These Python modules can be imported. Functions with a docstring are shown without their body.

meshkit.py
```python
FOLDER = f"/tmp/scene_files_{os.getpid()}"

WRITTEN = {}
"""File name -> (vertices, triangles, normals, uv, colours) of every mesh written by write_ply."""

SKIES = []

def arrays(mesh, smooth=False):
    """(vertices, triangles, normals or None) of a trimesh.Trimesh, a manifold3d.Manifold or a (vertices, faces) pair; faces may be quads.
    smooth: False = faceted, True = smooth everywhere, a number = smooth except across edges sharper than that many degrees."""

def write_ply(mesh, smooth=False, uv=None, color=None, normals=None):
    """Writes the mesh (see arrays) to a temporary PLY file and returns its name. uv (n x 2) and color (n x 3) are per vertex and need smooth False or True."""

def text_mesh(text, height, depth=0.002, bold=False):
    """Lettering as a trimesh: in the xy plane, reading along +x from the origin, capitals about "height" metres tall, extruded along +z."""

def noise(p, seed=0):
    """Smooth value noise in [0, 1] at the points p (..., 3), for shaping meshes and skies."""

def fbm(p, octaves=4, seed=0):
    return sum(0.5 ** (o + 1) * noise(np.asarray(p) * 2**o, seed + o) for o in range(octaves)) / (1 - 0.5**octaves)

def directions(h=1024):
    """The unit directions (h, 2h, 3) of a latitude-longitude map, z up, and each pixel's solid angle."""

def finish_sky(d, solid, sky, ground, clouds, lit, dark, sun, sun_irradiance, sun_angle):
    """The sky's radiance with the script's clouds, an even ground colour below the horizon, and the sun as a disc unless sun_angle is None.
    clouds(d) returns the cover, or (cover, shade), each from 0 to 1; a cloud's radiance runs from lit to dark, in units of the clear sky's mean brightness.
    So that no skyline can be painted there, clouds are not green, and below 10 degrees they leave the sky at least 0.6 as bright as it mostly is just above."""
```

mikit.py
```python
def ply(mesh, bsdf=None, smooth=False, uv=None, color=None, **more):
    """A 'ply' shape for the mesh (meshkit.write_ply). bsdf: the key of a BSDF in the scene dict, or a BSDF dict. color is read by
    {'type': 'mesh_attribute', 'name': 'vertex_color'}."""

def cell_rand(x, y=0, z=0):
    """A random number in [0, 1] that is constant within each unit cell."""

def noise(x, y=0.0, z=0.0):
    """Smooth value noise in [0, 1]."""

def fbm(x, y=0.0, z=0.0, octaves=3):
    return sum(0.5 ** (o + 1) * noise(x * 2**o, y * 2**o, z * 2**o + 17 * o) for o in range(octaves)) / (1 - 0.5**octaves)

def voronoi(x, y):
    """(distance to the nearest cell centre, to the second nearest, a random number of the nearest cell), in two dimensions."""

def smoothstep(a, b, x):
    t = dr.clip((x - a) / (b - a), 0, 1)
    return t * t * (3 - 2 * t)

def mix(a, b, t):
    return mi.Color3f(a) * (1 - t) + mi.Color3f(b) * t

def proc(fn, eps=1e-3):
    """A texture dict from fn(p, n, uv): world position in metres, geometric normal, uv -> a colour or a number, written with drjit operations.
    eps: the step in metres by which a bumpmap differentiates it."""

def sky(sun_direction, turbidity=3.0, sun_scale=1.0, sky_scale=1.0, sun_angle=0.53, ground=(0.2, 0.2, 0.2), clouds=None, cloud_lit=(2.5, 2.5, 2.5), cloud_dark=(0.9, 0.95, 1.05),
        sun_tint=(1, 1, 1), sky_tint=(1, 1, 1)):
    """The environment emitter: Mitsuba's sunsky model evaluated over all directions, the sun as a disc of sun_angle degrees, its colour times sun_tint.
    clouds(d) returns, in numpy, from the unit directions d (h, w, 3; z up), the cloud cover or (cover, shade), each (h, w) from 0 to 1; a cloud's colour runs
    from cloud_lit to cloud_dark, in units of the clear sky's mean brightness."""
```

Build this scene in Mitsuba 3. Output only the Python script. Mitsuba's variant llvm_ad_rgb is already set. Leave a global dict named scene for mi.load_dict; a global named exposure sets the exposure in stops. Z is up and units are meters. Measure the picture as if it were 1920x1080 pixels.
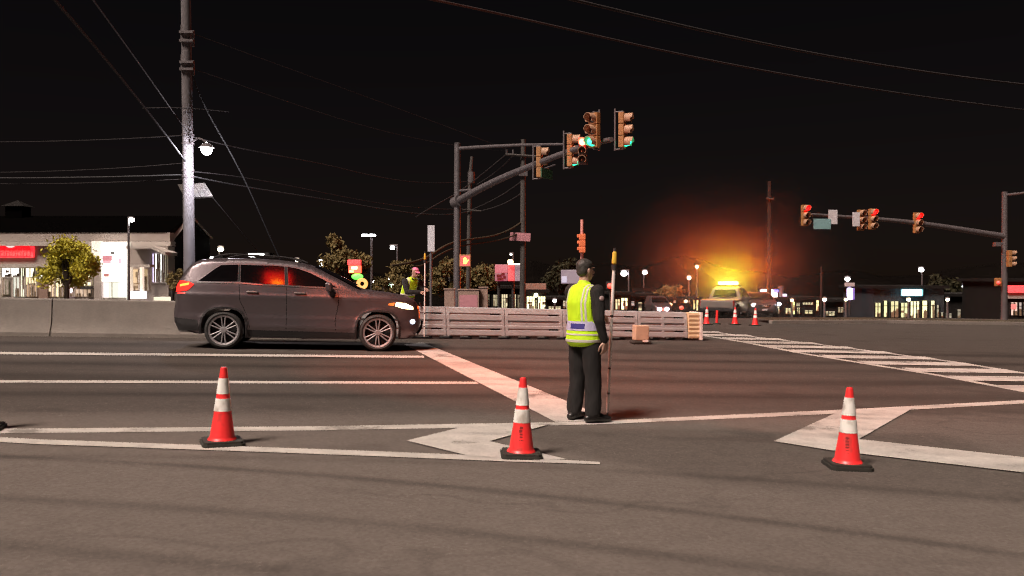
import math, random
import numpy as np, trimesh, drjit as dr, mitsuba as mi
import manifold3d as m3
from scipy.spatial import Delaunay
from shapely.geometry import Polygon, LineString, Point
from shapely import contains_xy
import shapely
import mikit, meshkit
from mikit import ply, proc, noise, fbm, smoothstep, mix, voronoi, cell_rand

random.seed(7); np.random.seed(7)
T = mi.ScalarTransform4f
scene, labels = {}, {}

# ------------------------------------------------------------------ camera, sky, exposure
F, VC, CH = 1650.0, 519.0, 1.5625          # focal length in px of the 1920 wide photo, horizon row, lens height
exposure = 0.0
scene['camera'] = {'type': 'thinlens', 'aperture_radius': 0.006, 'focus_distance': 13.0, 'fov': 2 * math.degrees(math.atan(960 / F)), 'fov_axis': 'x',
                   'near_clip': 0.1, 'far_clip': 600.0,
                   'to_world': T().look_at(origin=[0, 0, CH], target=[0, 10, CH - 10*(540 - VC)/F], up=[0, 0, 1])}
SUN, SKYK = 4.2, 0.045                  # the light of the street lamps behind the camera, and the night sky
scene['sky'] = {**mikit.sky((-0.41, -0.48, 0.80), turbidity=3, sun_scale=SUN, sky_scale=SKYK, sun_angle=16,
                            sun_tint=(0.80, 0.79, 0.90), sky_tint=(1.65, 0.80, 0.52), ground=(0.003, 0.0025, 0.003)), 'sampling_weight': 9.0}

SL = 0.0273                                # the road falls 2.7 % to the right
def gza(x, y):                              # beyond the intersection the land falls away, then rises to a dark far slope
    y = np.asarray(y, float); z = np.minimum(-SL*np.clip(x, -30, 45), CH - 0.047*np.maximum(y, 20.0))
    return z + 10.5*np.clip((y - 112)/75, 0, 1)**1.5*(1 + .16*np.sin(x*.061) + .10*np.sin(x*.17 + 1.3) + .07*np.sin(x*.37 + .4))
def gz(x, y=0.0): return float(gza(x, y))
def W(u, v, Y): return np.array([(u - 960) / F * Y, Y, CH + (VC - v) / F * Y])
def G(u, v):
    Y = F * CH / ((v - VC) - SL * (u - 960))
    x = (u - 960) / F * Y
    return np.array([x, Y, gz(x)])

# ------------------------------------------------------------------ helpers
def numbered(k):
    if k not in USED: USED.add(k); return k
    i = 1
    while f'{k}_{i:03d}' in USED: i += 1
    USED.add(f'{k}_{i:03d}'); return f'{k}_{i:03d}'
USED = set()
XF = [np.eye(4)]
def place(m=None): XF[0] = np.eye(4) if m is None else m
def mat(loc=(0, 0, 0), rz=0.0, pitch=0.0, s=1.0):
    c, sn = math.cos(rz), math.sin(rz)
    R = np.array([[c, -sn, 0], [sn, c, 0], [0, 0, 1.0]])
    cp, sp = math.cos(pitch), math.sin(pitch)
    P = np.array([[cp, 0, sp], [0, 1, 0], [-sp, 0, cp]])
    m = np.eye(4); m[:3, :3] = (P @ R) * s; m[:3, 3] = loc
    return m
def tm(mesh):
    if hasattr(mesh, 'to_mesh'):
        q = mesh.to_mesh(); return trimesh.Trimesh(q.vert_properties[:, :3].astype(float), q.tri_verts, process=False)
    if isinstance(mesh, (list, tuple)) and not isinstance(mesh[0], np.ndarray):
        return trimesh.util.concatenate([tm(a) for a in mesh])
    if isinstance(mesh, tuple): return trimesh.Trimesh(*mesh, process=False)
    return mesh
def add(name, mesh, bsdf, parent=None, smooth=30, emit=None, sw=0.003):
    k = numbered(parent + '__' + name if parent else name)
    m = tm(mesh).copy(); m.apply_transform(XF[0])
    d = ply(m, bsdf, smooth=smooth)
    if emit is not None:
        d['emitter'] = {'type': 'area', 'radiance': {'type': 'rgb', 'value': [float(c) for c in emit]}, 'sampling_weight': float(sw)}
    scene[k] = d
    return k
def thing(name, label, cat, group=None):
    k = numbered(name); tag(k, label, cat, group); return k
def tag(k, label, cat, group=None):
    labels[k] = {'label': label, 'category': cat}
    if group: labels[k]['group'] = group
    return k
def struct(name, mesh, bsdf, kind='structure', smooth=False):
    k = add(name, mesh, bsdf, smooth=smooth); labels[k] = {'kind': kind}; return k
def box(c, s, rz=0.0):
    b = trimesh.creation.box(s)
    if rz: b.apply_transform(trimesh.transformations.rotation_matrix(rz, [0, 0, 1]))
    b.apply_translation(c); return b
def bx(x0, x1, y0, y1, z0, z1): return box(((x0+x1)/2, (y0+y1)/2, (z0+z1)/2), (abs(x1-x0), abs(y1-y0), abs(z1-z0)))
def sph(c, r, n=16, sc=None):
    m = m3.Manifold.sphere(r, n)
    if sc is not None: m = m.scale(sc)
    return m.translate([float(a) for a in c])
def hull(parts): return m3.Manifold.batch_hull(parts)
def bone(a, b, ra, rb, n=16): return hull([sph(a, ra, n), sph(b, rb, n)])
def rbox(x0, x1, y0, y1, z0, z1, r, n=8):
    return tm(hull([sph((x, y, z), r, n) for x in (x0+r, x1-r) for y in (y0+r, y1-r) for z in (z0+r, z1-r)]))
def tube(pts, r, n=8, cap=True):
    P = np.array(pts, float); m = len(P)
    R = np.full(m, r) if np.isscalar(r) else np.array(r, float)
    d = np.gradient(P, axis=0); d /= np.linalg.norm(d, axis=1, keepdims=True)
    ref = np.array([0, 0, 1.0]) if abs(d[0][2]) < 0.9 else np.array([1.0, 0, 0])
    a = np.arange(n) * 2 * np.pi / n; V = []
    for i in range(m):
        u = np.cross(d[i], ref); u /= np.linalg.norm(u); w = np.cross(d[i], u)
        V.append(P[i] + R[i] * (np.cos(a)[:, None] * u + np.sin(a)[:, None] * w))
    V = np.vstack(V); Fc = []
    for i in range(m - 1):
        for j in range(n):
            p, q = i*n + j, i*n + (j+1) % n
            Fc += [[p, q, q+n], [p, q+n, p+n]]
    if cap:
        V = np.vstack([V, P[0], P[-1]])
        for j in range(n):
            Fc += [[j, len(V)-2, (j+1) % n], [(m-1)*n + j, (m-1)*n + (j+1) % n, len(V)-1]]
    t = trimesh.Trimesh(V, Fc, process=False); 
    t.fix_normals() if cap else None
    return t
def spline(pts, n=24):
    from scipy.interpolate import CubicSpline
    P = np.array(pts, float)
    if len(P) == 2: return np.linspace(P[0], P[1], n)
    s = np.r_[0, np.cumsum(np.linalg.norm(np.diff(P, axis=0), axis=1))]
    return CubicSpline(s, P)(np.linspace(0, s[-1], n))
def lathe(prof, n=32, axis='z'):
    m = trimesh.creation.revolve(np.array(prof, float), sections=n)
    if axis == 'y': m.apply_transform(trimesh.transformations.rotation_matrix(math.pi/2, [1, 0, 0]))
    if axis == 'x': m.apply_transform(trimesh.transformations.rotation_matrix(math.pi/2, [0, 1, 0]))
    return m
def prism(poly, y0, y1):
    """polygon in (x, z), extruded along y"""
    m = trimesh.creation.extrude_polygon(Polygon(poly) if not isinstance(poly, Polygon) else poly, y1 - y0, engine='earcut')
    v = m.vertices.copy(); m.vertices = np.c_[v[:, 0], y0 + v[:, 2], v[:, 1]]; m.invert(); m.fix_normals(); return m
def ext(poly, z0, z1):
    m = trimesh.creation.extrude_polygon(Polygon(poly) if not isinstance(poly, Polygon) else poly, z1 - z0, engine='earcut')
    m.apply_translation([0, 0, z0]); return m
def cyl(p0, p1, r, n=16): return tube([p0, p1], r, n)

# ------------------------------------------------------------------ materials
def mat_p(name, col, rough=0.6, metal=0.0, coat=0.0, spec=0.5, two=True):
    b = {'type': 'principled', 'base_color': col if isinstance(col, dict) else {'type': 'rgb', 'value': list(col)}, 'roughness': rough, 'metallic': metal, 'specular': spec}
    if coat: b['clearcoat'] = coat; b['clearcoat_gloss'] = 0.95
    scene[name] = {'type': 'twosided', 'bsdf': b} if two else b
    return name
def vary(c, amt=0.25, f=3.0, c2=None, oct=3):
    c = np.array(c); c2 = c * (1 - amt) if c2 is None else np.array(c2)
    return proc(lambda p, n, uv, c=c, c2=c2, f=f, o=oct: mix(c2.tolist(), c.tolist(), fbm(p.x*f, p.y*f, p.z*f, o)))

def band(v, c, w): return dr.exp(-dr.square((v - c) / w))
def asphalt(p, n, uv):
    x, y = p.x, p.y
    big = fbm(x*0.22, y*0.30, 0.0, 3); fine = fbm(x*9.0, y*9.0, 1.0, 2); grit = noise(x*55, y*55, 3.0)
    warp = 0.5 * (fbm(x*0.25, y*0.4, 5.0, 2) - 0.5)
    yy = y - 0.17 * x + warp                                    # across the lanes
    base = 0.132 + 0.034*(big - 0.5) + 0.018*(fine - 0.5) + 0.036*(grit - 0.5)
    lane = smoothstep(9.4, 10.4, yy)                            # the travelled lanes are older and darker
    wheel = 0.6*band(yy, 11.5, 0.35) + 0.75*band(yy, 13.3, 0.45) + 0.55*band(yy, 15.1, 0.38) + 0.7*band(yy, 16.7, 0.4) + 0.7*band(yy, 18.9, 0.5)
    streak = 0.65 + 0.7*fbm(x*0.3, yy*3.2, 9.0, 2)
    base = base * (1.0 - lane*(0.43 + 0.34*dr.minimum(wheel, 1.0)*streak))
    base = base * (1.0 + 0.16*(fbm(x*0.35, yy*5.0, 4.0, 2)-0.5)*lane)
    # curved tyre marks in front of the cones
    s1 = y - (6.35 - 0.30*x - 0.030*x*x); s2 = y - (5.25 - 0.27*x - 0.03*x*x)
    s3 = y - (6.75 - 0.26*(x-3.0) - 0.03*(x-3)*(x-3)) 
    br = 0.55 + 0.9*fbm(x*1.3, y*1.3, 7.0, 2)
    fore = 1.0 - smoothstep(7.9, 8.6, yy)
    base = base * (1.0 - fore*br*(0.30*band(s1, 0, 0.085) + 0.26*band(s2, 0, 0.10) + 0.18*band(s3, 0, 0.10)))
    base = base * (1.0 - 0.22*band(y - (4.35 - 0.18*x), 0, 0.10)*br*fore)
    # darker resurfaced patch behind the middle cone
    pt = smoothstep(0.1, 0.5, x + 0.8*(yy-8.2)) * smoothstep(6.85, 7.25, y + 0.16*x + 0.15*warp) * (1 - smoothstep(9.0, 9.3, y - 0.06*x)) * (1 - smoothstep(4.4, 4.9, x + 0.4*warp))
    base = base * (1 - 0.24*pt)
    chipb = smoothstep(0.80, 0.92, noise(x*38, y*38, 21.0)); base = base + 0.035*chipb*(noise(x*3, y*3, 8.0))
    crack = smoothstep(0.035, 0.0, dr.abs(fbm(x*0.9, y*0.9, 2.0, 3) - 0.5)) * smoothstep(0.55, 0.7, fbm(x*0.2, y*0.2, 11.0, 2))
    base = base * (1 - 0.14*crack)
    stain = smoothstep(0.66, 0.80, fbm(x*0.8, y*1.6, 13.0, 3)); base = base * (1 - 0.18*stain)
    return mi.Color3f(base*1.14, base*0.98, base*0.875)
scene['mat_asphalt'] = {'type': 'blendbsdf', 'weight': 0.10, 'a_matte': {'type': 'diffuse', 'reflectance': proc(asphalt)}, 'b_sheen': {'type': 'roughconductor', 'distribution': 'ggx', 'alpha': 0.5, 'material': 'none', 'specular_reflectance': {'type': 'rgb', 'value': [0.30, 0.28, 0.27]}}}
def paint_fn(p, n, uv):
    w = fbm(p.x*6, p.y*6, 0.0, 3); g = noise(p.x*45, p.y*45, 2.0)
    chip = smoothstep(0.64, 0.82, fbm(p.x*2.2, p.y*2.2, 4.0, 4) + 0.18*(g-0.5))
    tyre = smoothstep(0.5, 0.75, fbm(p.x*0.5, p.y*3.0, 31.0, 2)); v = (0.36 + 0.12*(w-0.5) + 0.06*(g-0.5)) * (1 - 0.22*tyre)
    return mix([0.52, 0.49, 0.455], [0.26, 0.24, 0.22], chip) * (v / 0.36)
scene['mat_paint'] = {'type': 'diffuse', 'reflectance': proc(paint_fn)}
def conc_fn(p, n, uv):
    w = fbm(p.x*1.2, p.y*1.2, p.z*2.5, 4); s = fbm(p.x*5, p.y*5, p.z*0.7, 3); g = noise(p.x*40, p.y*40, p.z*40)
    v = 0.20 + 0.07*(w-0.5) + 0.05*(s-0.5) + 0.03*(g-0.5)
    return mi.Color3f(v*1.05, v*0.95, v*0.85)
scene['mat_concrete'] = {'type': 'twosided', 'bsdf': {'type': 'principled', 'base_color': proc(conc_fn), 'roughness': 0.85}}
def steel_fn(p, n, uv):
    w = fbm(p.x*2.5, p.y*2.5, p.z*6, 3); g = noise(p.x*25, p.y*25, p.z*60)
    v = 0.44 + 0.14*(w-0.5) + 0.06*(g-0.5)
    rust = smoothstep(0.62, 0.8, fbm(p.x*4, p.y*4, p.z*4+5, 3))
    return mix([0.98, 1.0, 1.03], [0.75, 0.62, 0.54], rust*0.2) * v
scene['mat_barrier'] = {'type': 'twosided', 'bsdf': {'type': 'principled', 'base_color': proc(steel_fn), 'roughness': 0.5, 'metallic': 0.25}}
mat_p('mat_terminal', vary((0.72, 0.58, 0.36), 0.25, 5), 0.6)
mat_p('mat_galv', vary((0.125, 0.110, 0.115), 0.3, 4), 0.5, 0.2)
mat_p('mat_dark_steel', vary((0.06, 0.055, 0.055), 0.3, 4), 0.5, 0.3)
def wood_fn(p, n, uv):
    g = fbm(p.x*14, p.y*14, p.z*0.6, 3); v = 0.055 + 0.045*(g-0.5)
    return mi.Color3f(v*1.08, v*0.96, v*0.9)
scene['mat_pole_wood'] = {'type': 'principled', 'base_color': proc(wood_fn), 'roughness': 0.85}
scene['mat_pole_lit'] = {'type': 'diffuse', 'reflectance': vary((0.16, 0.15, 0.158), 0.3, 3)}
mat_p('mat_wire', (0.034, 0.031, 0.032), 0.9, spec=.1)
mat_p('mat_cable', (0.06, 0.045, 0.03), 0.9, spec=.1)
mat_p('mat_guy', (0.05, 0.05, 0.052), 0.9, spec=.0)
mat_p('mat_carpaint', vary((0.155, 0.130, 0.142), 0.12, 30), 0.33, 0.70, 1.0)
mat_p('mat_truckpaint', vary((0.17, 0.15, 0.14), 0.15, 3), 0.4, 0.0, 0.3)
mat_p('mat_glass_dark', (0.004, 0.0035, 0.004), 0.075, 0.0, 0.0, 0.5)
mat_p('mat_plastic', (0.022, 0.021, 0.022), 0.75, spec=.3)
mat_p('mat_gap', (0.008, 0.008, 0.008), 0.8)
def tyre_fn(p, n, uv): 
    v = 0.024 + 0.012*fbm(p.x*20, p.y*20, p.z*20, 2); return mi.Color3f(v, v, v)
mat_p('mat_tyre', proc(tyre_fn), 0.75)
mat_p('mat_rim', (0.30, 0.29, 0.30), 0.55, 0.5)
mat_p('mat_chrome', (0.6, 0.6, 0.6), 0.2, 0.9)
mat_p('mat_red_lens', (0.45, 0.01, 0.01), 0.15, 0, 1.0)
def cone_fn(p, n, uv):
    d = smoothstep(0.58, 0.75, fbm(p.x*14, p.y*14, p.z*6, 3)); return mix([0.97, 0.040, 0.042], [0.62, 0.05, 0.045], d*0.85)
mat_p('mat_cone', proc(cone_fn), 0.42, 0, 0.3)
def collar_fn(p, n, uv):
    d = smoothstep(0.5, 0.8, fbm(p.x*16, p.y*16, p.z*9, 3)); return mix([0.80, 0.78, 0.74], [0.42, 0.37, 0.32], d*0.8)
mat_p('mat_collar', proc(collar_fn), 0.4)
mat_p('mat_rubber', vary((0.035, 0.032, 0.026), 0.4, 12), 0.8)
mat_p('mat_vest', vary((0.58, 0.93, 0.015), 0.18, 9), 0.7)
mat_p('mat_silver', vary((0.66, 0.66, 0.55), 0.2, 20), 0.45)
mat_p('mat_lilac', vary((0.50, 0.47, 0.66), 0.2, 14), 0.5)
mat_p('mat_navy', (0.045, 0.04, 0.22), 0.6)
def cloth_fn(p, n, uv):
    w = fbm(p.x*10, p.y*10, p.z*5, 3); v = 0.0105 + 0.010*(w-0.3); return mi.Color3f(v*1.1, v, v)
scene['mat_uniform'] = {'type': 'twosided', 'bsdf': {'type': 'principled', 'base_color': proc(cloth_fn), 'roughness': 0.9, 'sheen': 0.3}}
mat_p('mat_skin', vary((0.48, 0.30, 0.23), 0.12, 18), 0.55)
def hair_fn(p, n, uv):
    g = fbm(p.x*90, p.y*90, p.z*16, 2); v = 0.025 + 0.03*g; return mi.Color3f(v*1.1, v, v*0.9)
mat_p('mat_hair', proc(hair_fn), 0.6)
mat_p('mat_shoe', (0.014, 0.013, 0.013), 0.35)
mat_p('mat_patch', (0.50, 0.36, 0.36), 0.7)
mat_p('mat_pink', (0.75, 0.20, 0.36), 0.6)
mat_p('mat_prism_yellow', (0.72, 0.50, 0.06), 0.5)
mat_p('mat_rod_white', vary((0.80, 0.74, 0.71), 0.15, 9), 0.45)
mat_p('mat_signal', vary((0.36, 0.17, 0.06), 0.25, 4), 0.6)
mat_p('mat_visor', vary((0.46, 0.28, 0.18), 0.2, 4), 0.6)
mat_p('mat_lens_off', (0.03, 0.03, 0.03), 0.2)
mat_p('mat_sign_white', vary((0.55, 0.53, 0.56), 0.12, 3), 0.6)
mat_p('mat_sign_green', vary((0.05, 0.14, 0.08), 0.2, 3), 0.5)
mat_p('mat_sign_teal', vary((0.22, 0.40, 0.42), 0.2, 3), 0.5)
mat_p('mat_sign_pink', vary((0.50, 0.22, 0.25), 0.2, 2), 0.6)
mat_p('mat_sand', vary((0.50, 0.36, 0.25), 0.25, 9), 0.9)
mat_p('mat_solar', vary((0.10, 0.094, 0.09), 0.2, 4), 0.7, spec=.2)
mat_p('mat_display', vary((0.30, 0.22, 0.14), 0.6, 5), 0.8)
mat_p('mat_edge_signal', vary((0.85, 0.22, 0.09), 0.15, 6), 0.5)
mat_p('mat_edge_post', vary((0.70, 0.30, 0.26), 0.15, 6), 0.5)
mat_p('mat_emit', (0.2, 0.2, 0.2), 0.5)
mat_p('mat_store_wall', vary((0.36, 0.31, 0.28), 0.15, 1.5), 0.85)
mat_p('mat_store_trim', vary((0.50, 0.45, 0.41), 0.15, 1.5), 0.8)
scene['mat_roof'] = {'type': 'twosided', 'bsdf': {'type': 'diffuse', 'reflectance': vary((0.0022, 0.0019, 0.0019), 0.4, 6)}}
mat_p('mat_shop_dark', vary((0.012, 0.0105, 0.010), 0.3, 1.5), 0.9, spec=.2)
mat_p('mat_shop_blue', vary((0.022, 0.028, 0.036), 0.25, 1.5), 0.8)
mat_p('mat_cabinet', vary((0.30, 0.20, 0.16), 0.2, 2), 0.75)
mat_p('mat_trunk', vary((0.08, 0.06, 0.045), 0.4, 10), 0.9)
def leafmat(name, a, b):
    def fn(p, n, uv): return mix(a, b, fbm(p.x*1.6, p.y*1.6, p.z*1.6, 3))
    scene[name] = {'type': 'twosided', 'bsdf': {'type': 'principled', 'base_color': proc(fn), 'roughness': 0.75, 'specular': 0.2}}
leafmat('mat_leaf_yellow', [0.22, 0.20, 0.03], [0.74, 0.68, 0.09])
leafmat('mat_leaf_olive', [0.08, 0.066, 0.025], [0.27, 0.205, 0.09])
leafmat('mat_leaf_dark', [0.012, 0.012, 0.006], [0.05, 0.045, 0.022])
def verge_fn(p, n, uv):
    w = fbm(p.x*3, p.y*3, 0.0, 4); return mix([0.016, 0.012, 0.008], [0.045, 0.035, 0.020], w)
scene['mat_verge'] = {'type': 'principled', 'base_color': proc(verge_fn), 'roughness': 0.95}

def hill_fn(p, n, uv): return mix([0.0035, 0.0027, 0.0026], [0.0075, 0.006, 0.0050], fbm(p.x*.2, p.y*.2, p.z*.4, 4))
scene['mat_hill'] = {'type': 'diffuse', 'reflectance': proc(hill_fn)}
mat_p('mat_pole_far', (0.010, 0.009, 0.008), 0.9)
# ------------------------------------------------------------------ ground, road, markings
def sheet(xs, ys, dz):
    xs, ys = np.array(xs, float), np.array(ys, float)
    X, Y = np.meshgrid(xs, ys); Z = gza(X, Y) + dz
    V = np.c_[X.ravel(), Y.ravel(), Z.ravel()]; n = len(xs); Fc = []
    for j in range(len(ys)-1):
        for i in range(n-1):
            a = j*n+i; Fc += [[a, a+1, a+n+1], [a, a+n+1, a+n]]
    return trimesh.Trimesh(V, Fc, process=False)
struct('ground', sheet(np.r_[-200, -120, -60:61:3, 90, 130, 200], np.r_[-40, 0, 18:60:1.5, 60:111:8, 112], -0.06), 'mat_verge')
struct('hills', sheet(np.r_[-200:201:3.0], np.r_[112:200:6, 215], -0.06), 'mat_hill')
struct('road', sheet(np.r_[-75, -30:46:1.5, 60, 75], np.r_[-14, 10, 17:47.1:1.0], 0.0), 'mat_asphalt')
def on_ground(px, dz=0.004):
    pts = [G(u, v)[:2] if u < 5000 else None for u, v in px]
    p = Polygon(pts)
    V, Fc = trimesh.creation.triangulate_polygon(p, engine='earcut')
    m = trimesh.Trimesh(np.c_[V, [-SL*x + dz for x in V[:, 0]]], Fc, process=False)
    if m.face_normals[:, 2].mean() < 0: m.invert()
    return m
def marking(name, px, label, cat, dz=0.004, group=None):
    k = struct(name, on_ground(px, dz), 'mat_paint'); return k
marking('lane_line', [(-80, 659.5), (795, 667.5), (795, 671.5), (-80, 664)], '', '')
marking('lane_line', [(-80, 713), (893, 716.5), (897, 720.5), (-80, 718)], '', '')
marking('edge_line', [(-60, 805.5), (15, 805), (590, 800.5), (1031, 793), (1031, 799), (880, 803), (590, 808), (15, 813.5), (-60, 814)], '', '')
marking('edge_line', [(1031, 793), (1140, 789.5), (1560, 770), (1920, 751), (2060, 743), (2060, 749), (1920, 757.5), (1560, 777), (1140, 796), (1031, 799)], '', '')
marking('gore_line', [(-60, 818), (70, 826), (400, 837.5), (700, 848), (960, 859), (1125, 868.5), (1125, 873), (960, 868), (700, 857.5), (400, 846.5), (70, 835), (-60, 828)], '', '', 0.008)
marking('stop_bar', [(757, 646), (793, 643), (1130, 781), (1142, 789), (1042, 793)], '', '', 0.008)
marking('chevron', [(762, 829), (867, 803), (1034, 797), (918, 830), (1062, 864), (1005, 866), (880, 858)], '', '', 0.012)
marking('chevron', [(1452, 830), (1580, 771), (1717, 765), (1612, 826), (1920, 860), (2040, 873), (2040, 904), (1920, 889), (1558, 847)], '', '', 0.012)
# crosswalk: two edge lines and the bars between them
up = [(1316, 621), (1433, 634), (1576, 651), (1683, 665), (1789, 679), (1920, 700), (2050, 722)]
lo = [(1316, 629), (1386, 640), (1511, 664), (1641, 685), (1766, 705), (1920, 734), (2050, 760)]
A = np.array([G(*p)[:2] for p in up]); B = np.array([G(*p)[:2] for p in lo])
def atY(P, y): o = np.argsort(P[:, 1]); return float(np.interp(y, P[o, 1], P[o, 0]))
def gpoly(P, dz):
    V, Fc = trimesh.creation.triangulate_polygon(Polygon(P), engine='earcut')
    m = trimesh.Trimesh(np.c_[V, [-SL*x + dz for x in V[:, 0]]], Fc, process=False)
    if m.face_normals[:, 2].mean() < 0: m.invert()
    return m
def line_strip(P, w): return np.vstack([P - [w/2, 0], (P + [w/2, 0])[::-1]])
struct('crosswalk_line', gpoly(line_strip(A, 0.20), 0.004), 'mat_paint')
struct('crosswalk_line', gpoly(line_strip(B, 0.20), 0.004), 'mat_paint')
y = 11.0
while y < 27.5:
    xa, xb = atY(B, y), atY(A, y)
    struct('crosswalk_bar', gpoly([(xa, y), (xb, y+0.30), (xb, y+1.06), (xa, y+0.76)], 0.008), 'mat_paint')
    y += 1.32
# far kerb and dark verge beyond the opposing carriageway
K = [G(u, v)[:2] for u, v in ((1445, 607), (1660, 606), (1850, 609), (2100, 612))]
K[0] = np.array([K[0][0], K[0][1]])
vp = Polygon([*K, K[3] + [0, 2.2], K[2] + [0, 2.4], K[1] + [0, 2.6], K[0] + [0, 2.6]])
struct('verge', [m for m in [gpoly(np.array(vp.exterior.coords)[:-1], 0.13)]][0], 'mat_verge')
def kerb(P, w=0.18, h=0.14):
    L = LineString(P).buffer(w/2, cap_style='flat', join_style='mitre')
    m = ext(L, -0.02, h); m.vertices[:, 2] += [-SL*np.clip(x, -30, 45) for x in m.vertices[:, 0]]; return m
struct('kerb', kerb(K), 'mat_concrete')

# ------------------------------------------------------------------ concrete median wall and steel barrier
wall_path = np.array([(-22.0, 16.9), (-16.0, 18.08), (-11.1, 19.07), (-7.56, 19.80), (-4.9, 20.45)])
def sweep(profile, P, hs=None):
    """profile (offset towards the camera, z) swept along the ground path P; heights scaled by hs"""
    P = np.array(P, float); n = len(profile); V = []
    d = np.gradient(P, axis=0); d /= np.linalg.norm(d, axis=1, keepdims=True)
    for i, p in enumerate(P):
        nn = np.array([d[i][1], -d[i][0]])
        for o, z in profile:
            q = p + nn*o; V.append([q[0], q[1], gz(q[0]) + z*(1 if hs is None else hs[i])])
    Fc = []
    for i in range(len(P)-1):
        for j in range(n):
            a, b = i*n+j, i*n+(j+1) % n; Fc += [[a, b, b+n], [a, b+n, a+n]]
    V = np.array(V)
    for e in (0, len(P)-1):
        tri = trimesh.creation.triangulate_polygon(Polygon(profile), engine='earcut')
        idx = [int(np.argmin(np.linalg.norm(np.array(profile) - v, axis=1))) for v in tri[0]]
        Fc += [[e*n+idx[a] for a in f] for f in tri[1]]
    m = trimesh.Trimesh(V, Fc, process=False); m.fix_normals(); return m
wt = thing('median_wall', 'long plain concrete median wall at the left, behind the dark car', 'wall')
prof = [(0.28, -0.03), (0.28, 0.08), (0.15, 0.30), (0.095, 0.78), (0.075, 0.81), (-0.075, 0.81), (-0.095, 0.78), (-0.15, 0.30), (-0.28, 0.08), (-0.28, -0.03)]
def along(P, s):
    P = np.array(P); L = np.r_[0, np.cumsum(np.linalg.norm(np.diff(P, axis=0), axis=1))]
    return np.array([np.interp(s, L, P[:, 0]), np.interp(s, L, P[:, 1])]), L[-1]
Lw = along(wall_path, 0)[1]; s = 0.0; seg = 6.1
while s < Lw - 0.05:
    e = min(s + seg - 0.025, Lw); pts = [along(wall_path, q)[0] for q in np.linspace(s, e, 5)]
    add('segment', sweep(prof, pts), 'mat_concrete', wt, smooth=25); s += seg
bar_path = np.array([(-4.9, 20.47), (-2.09, 21.58), (4.65, 23.52), (4.97, 23.62)])
def u_on(path, u):
    for s in np.linspace(0, along(path, 0)[1], 2000):
        p = along(path, s)[0]
        if 960 + p[0]/p[1]*F >= u: return s
    return along(path, 0)[1]
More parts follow.
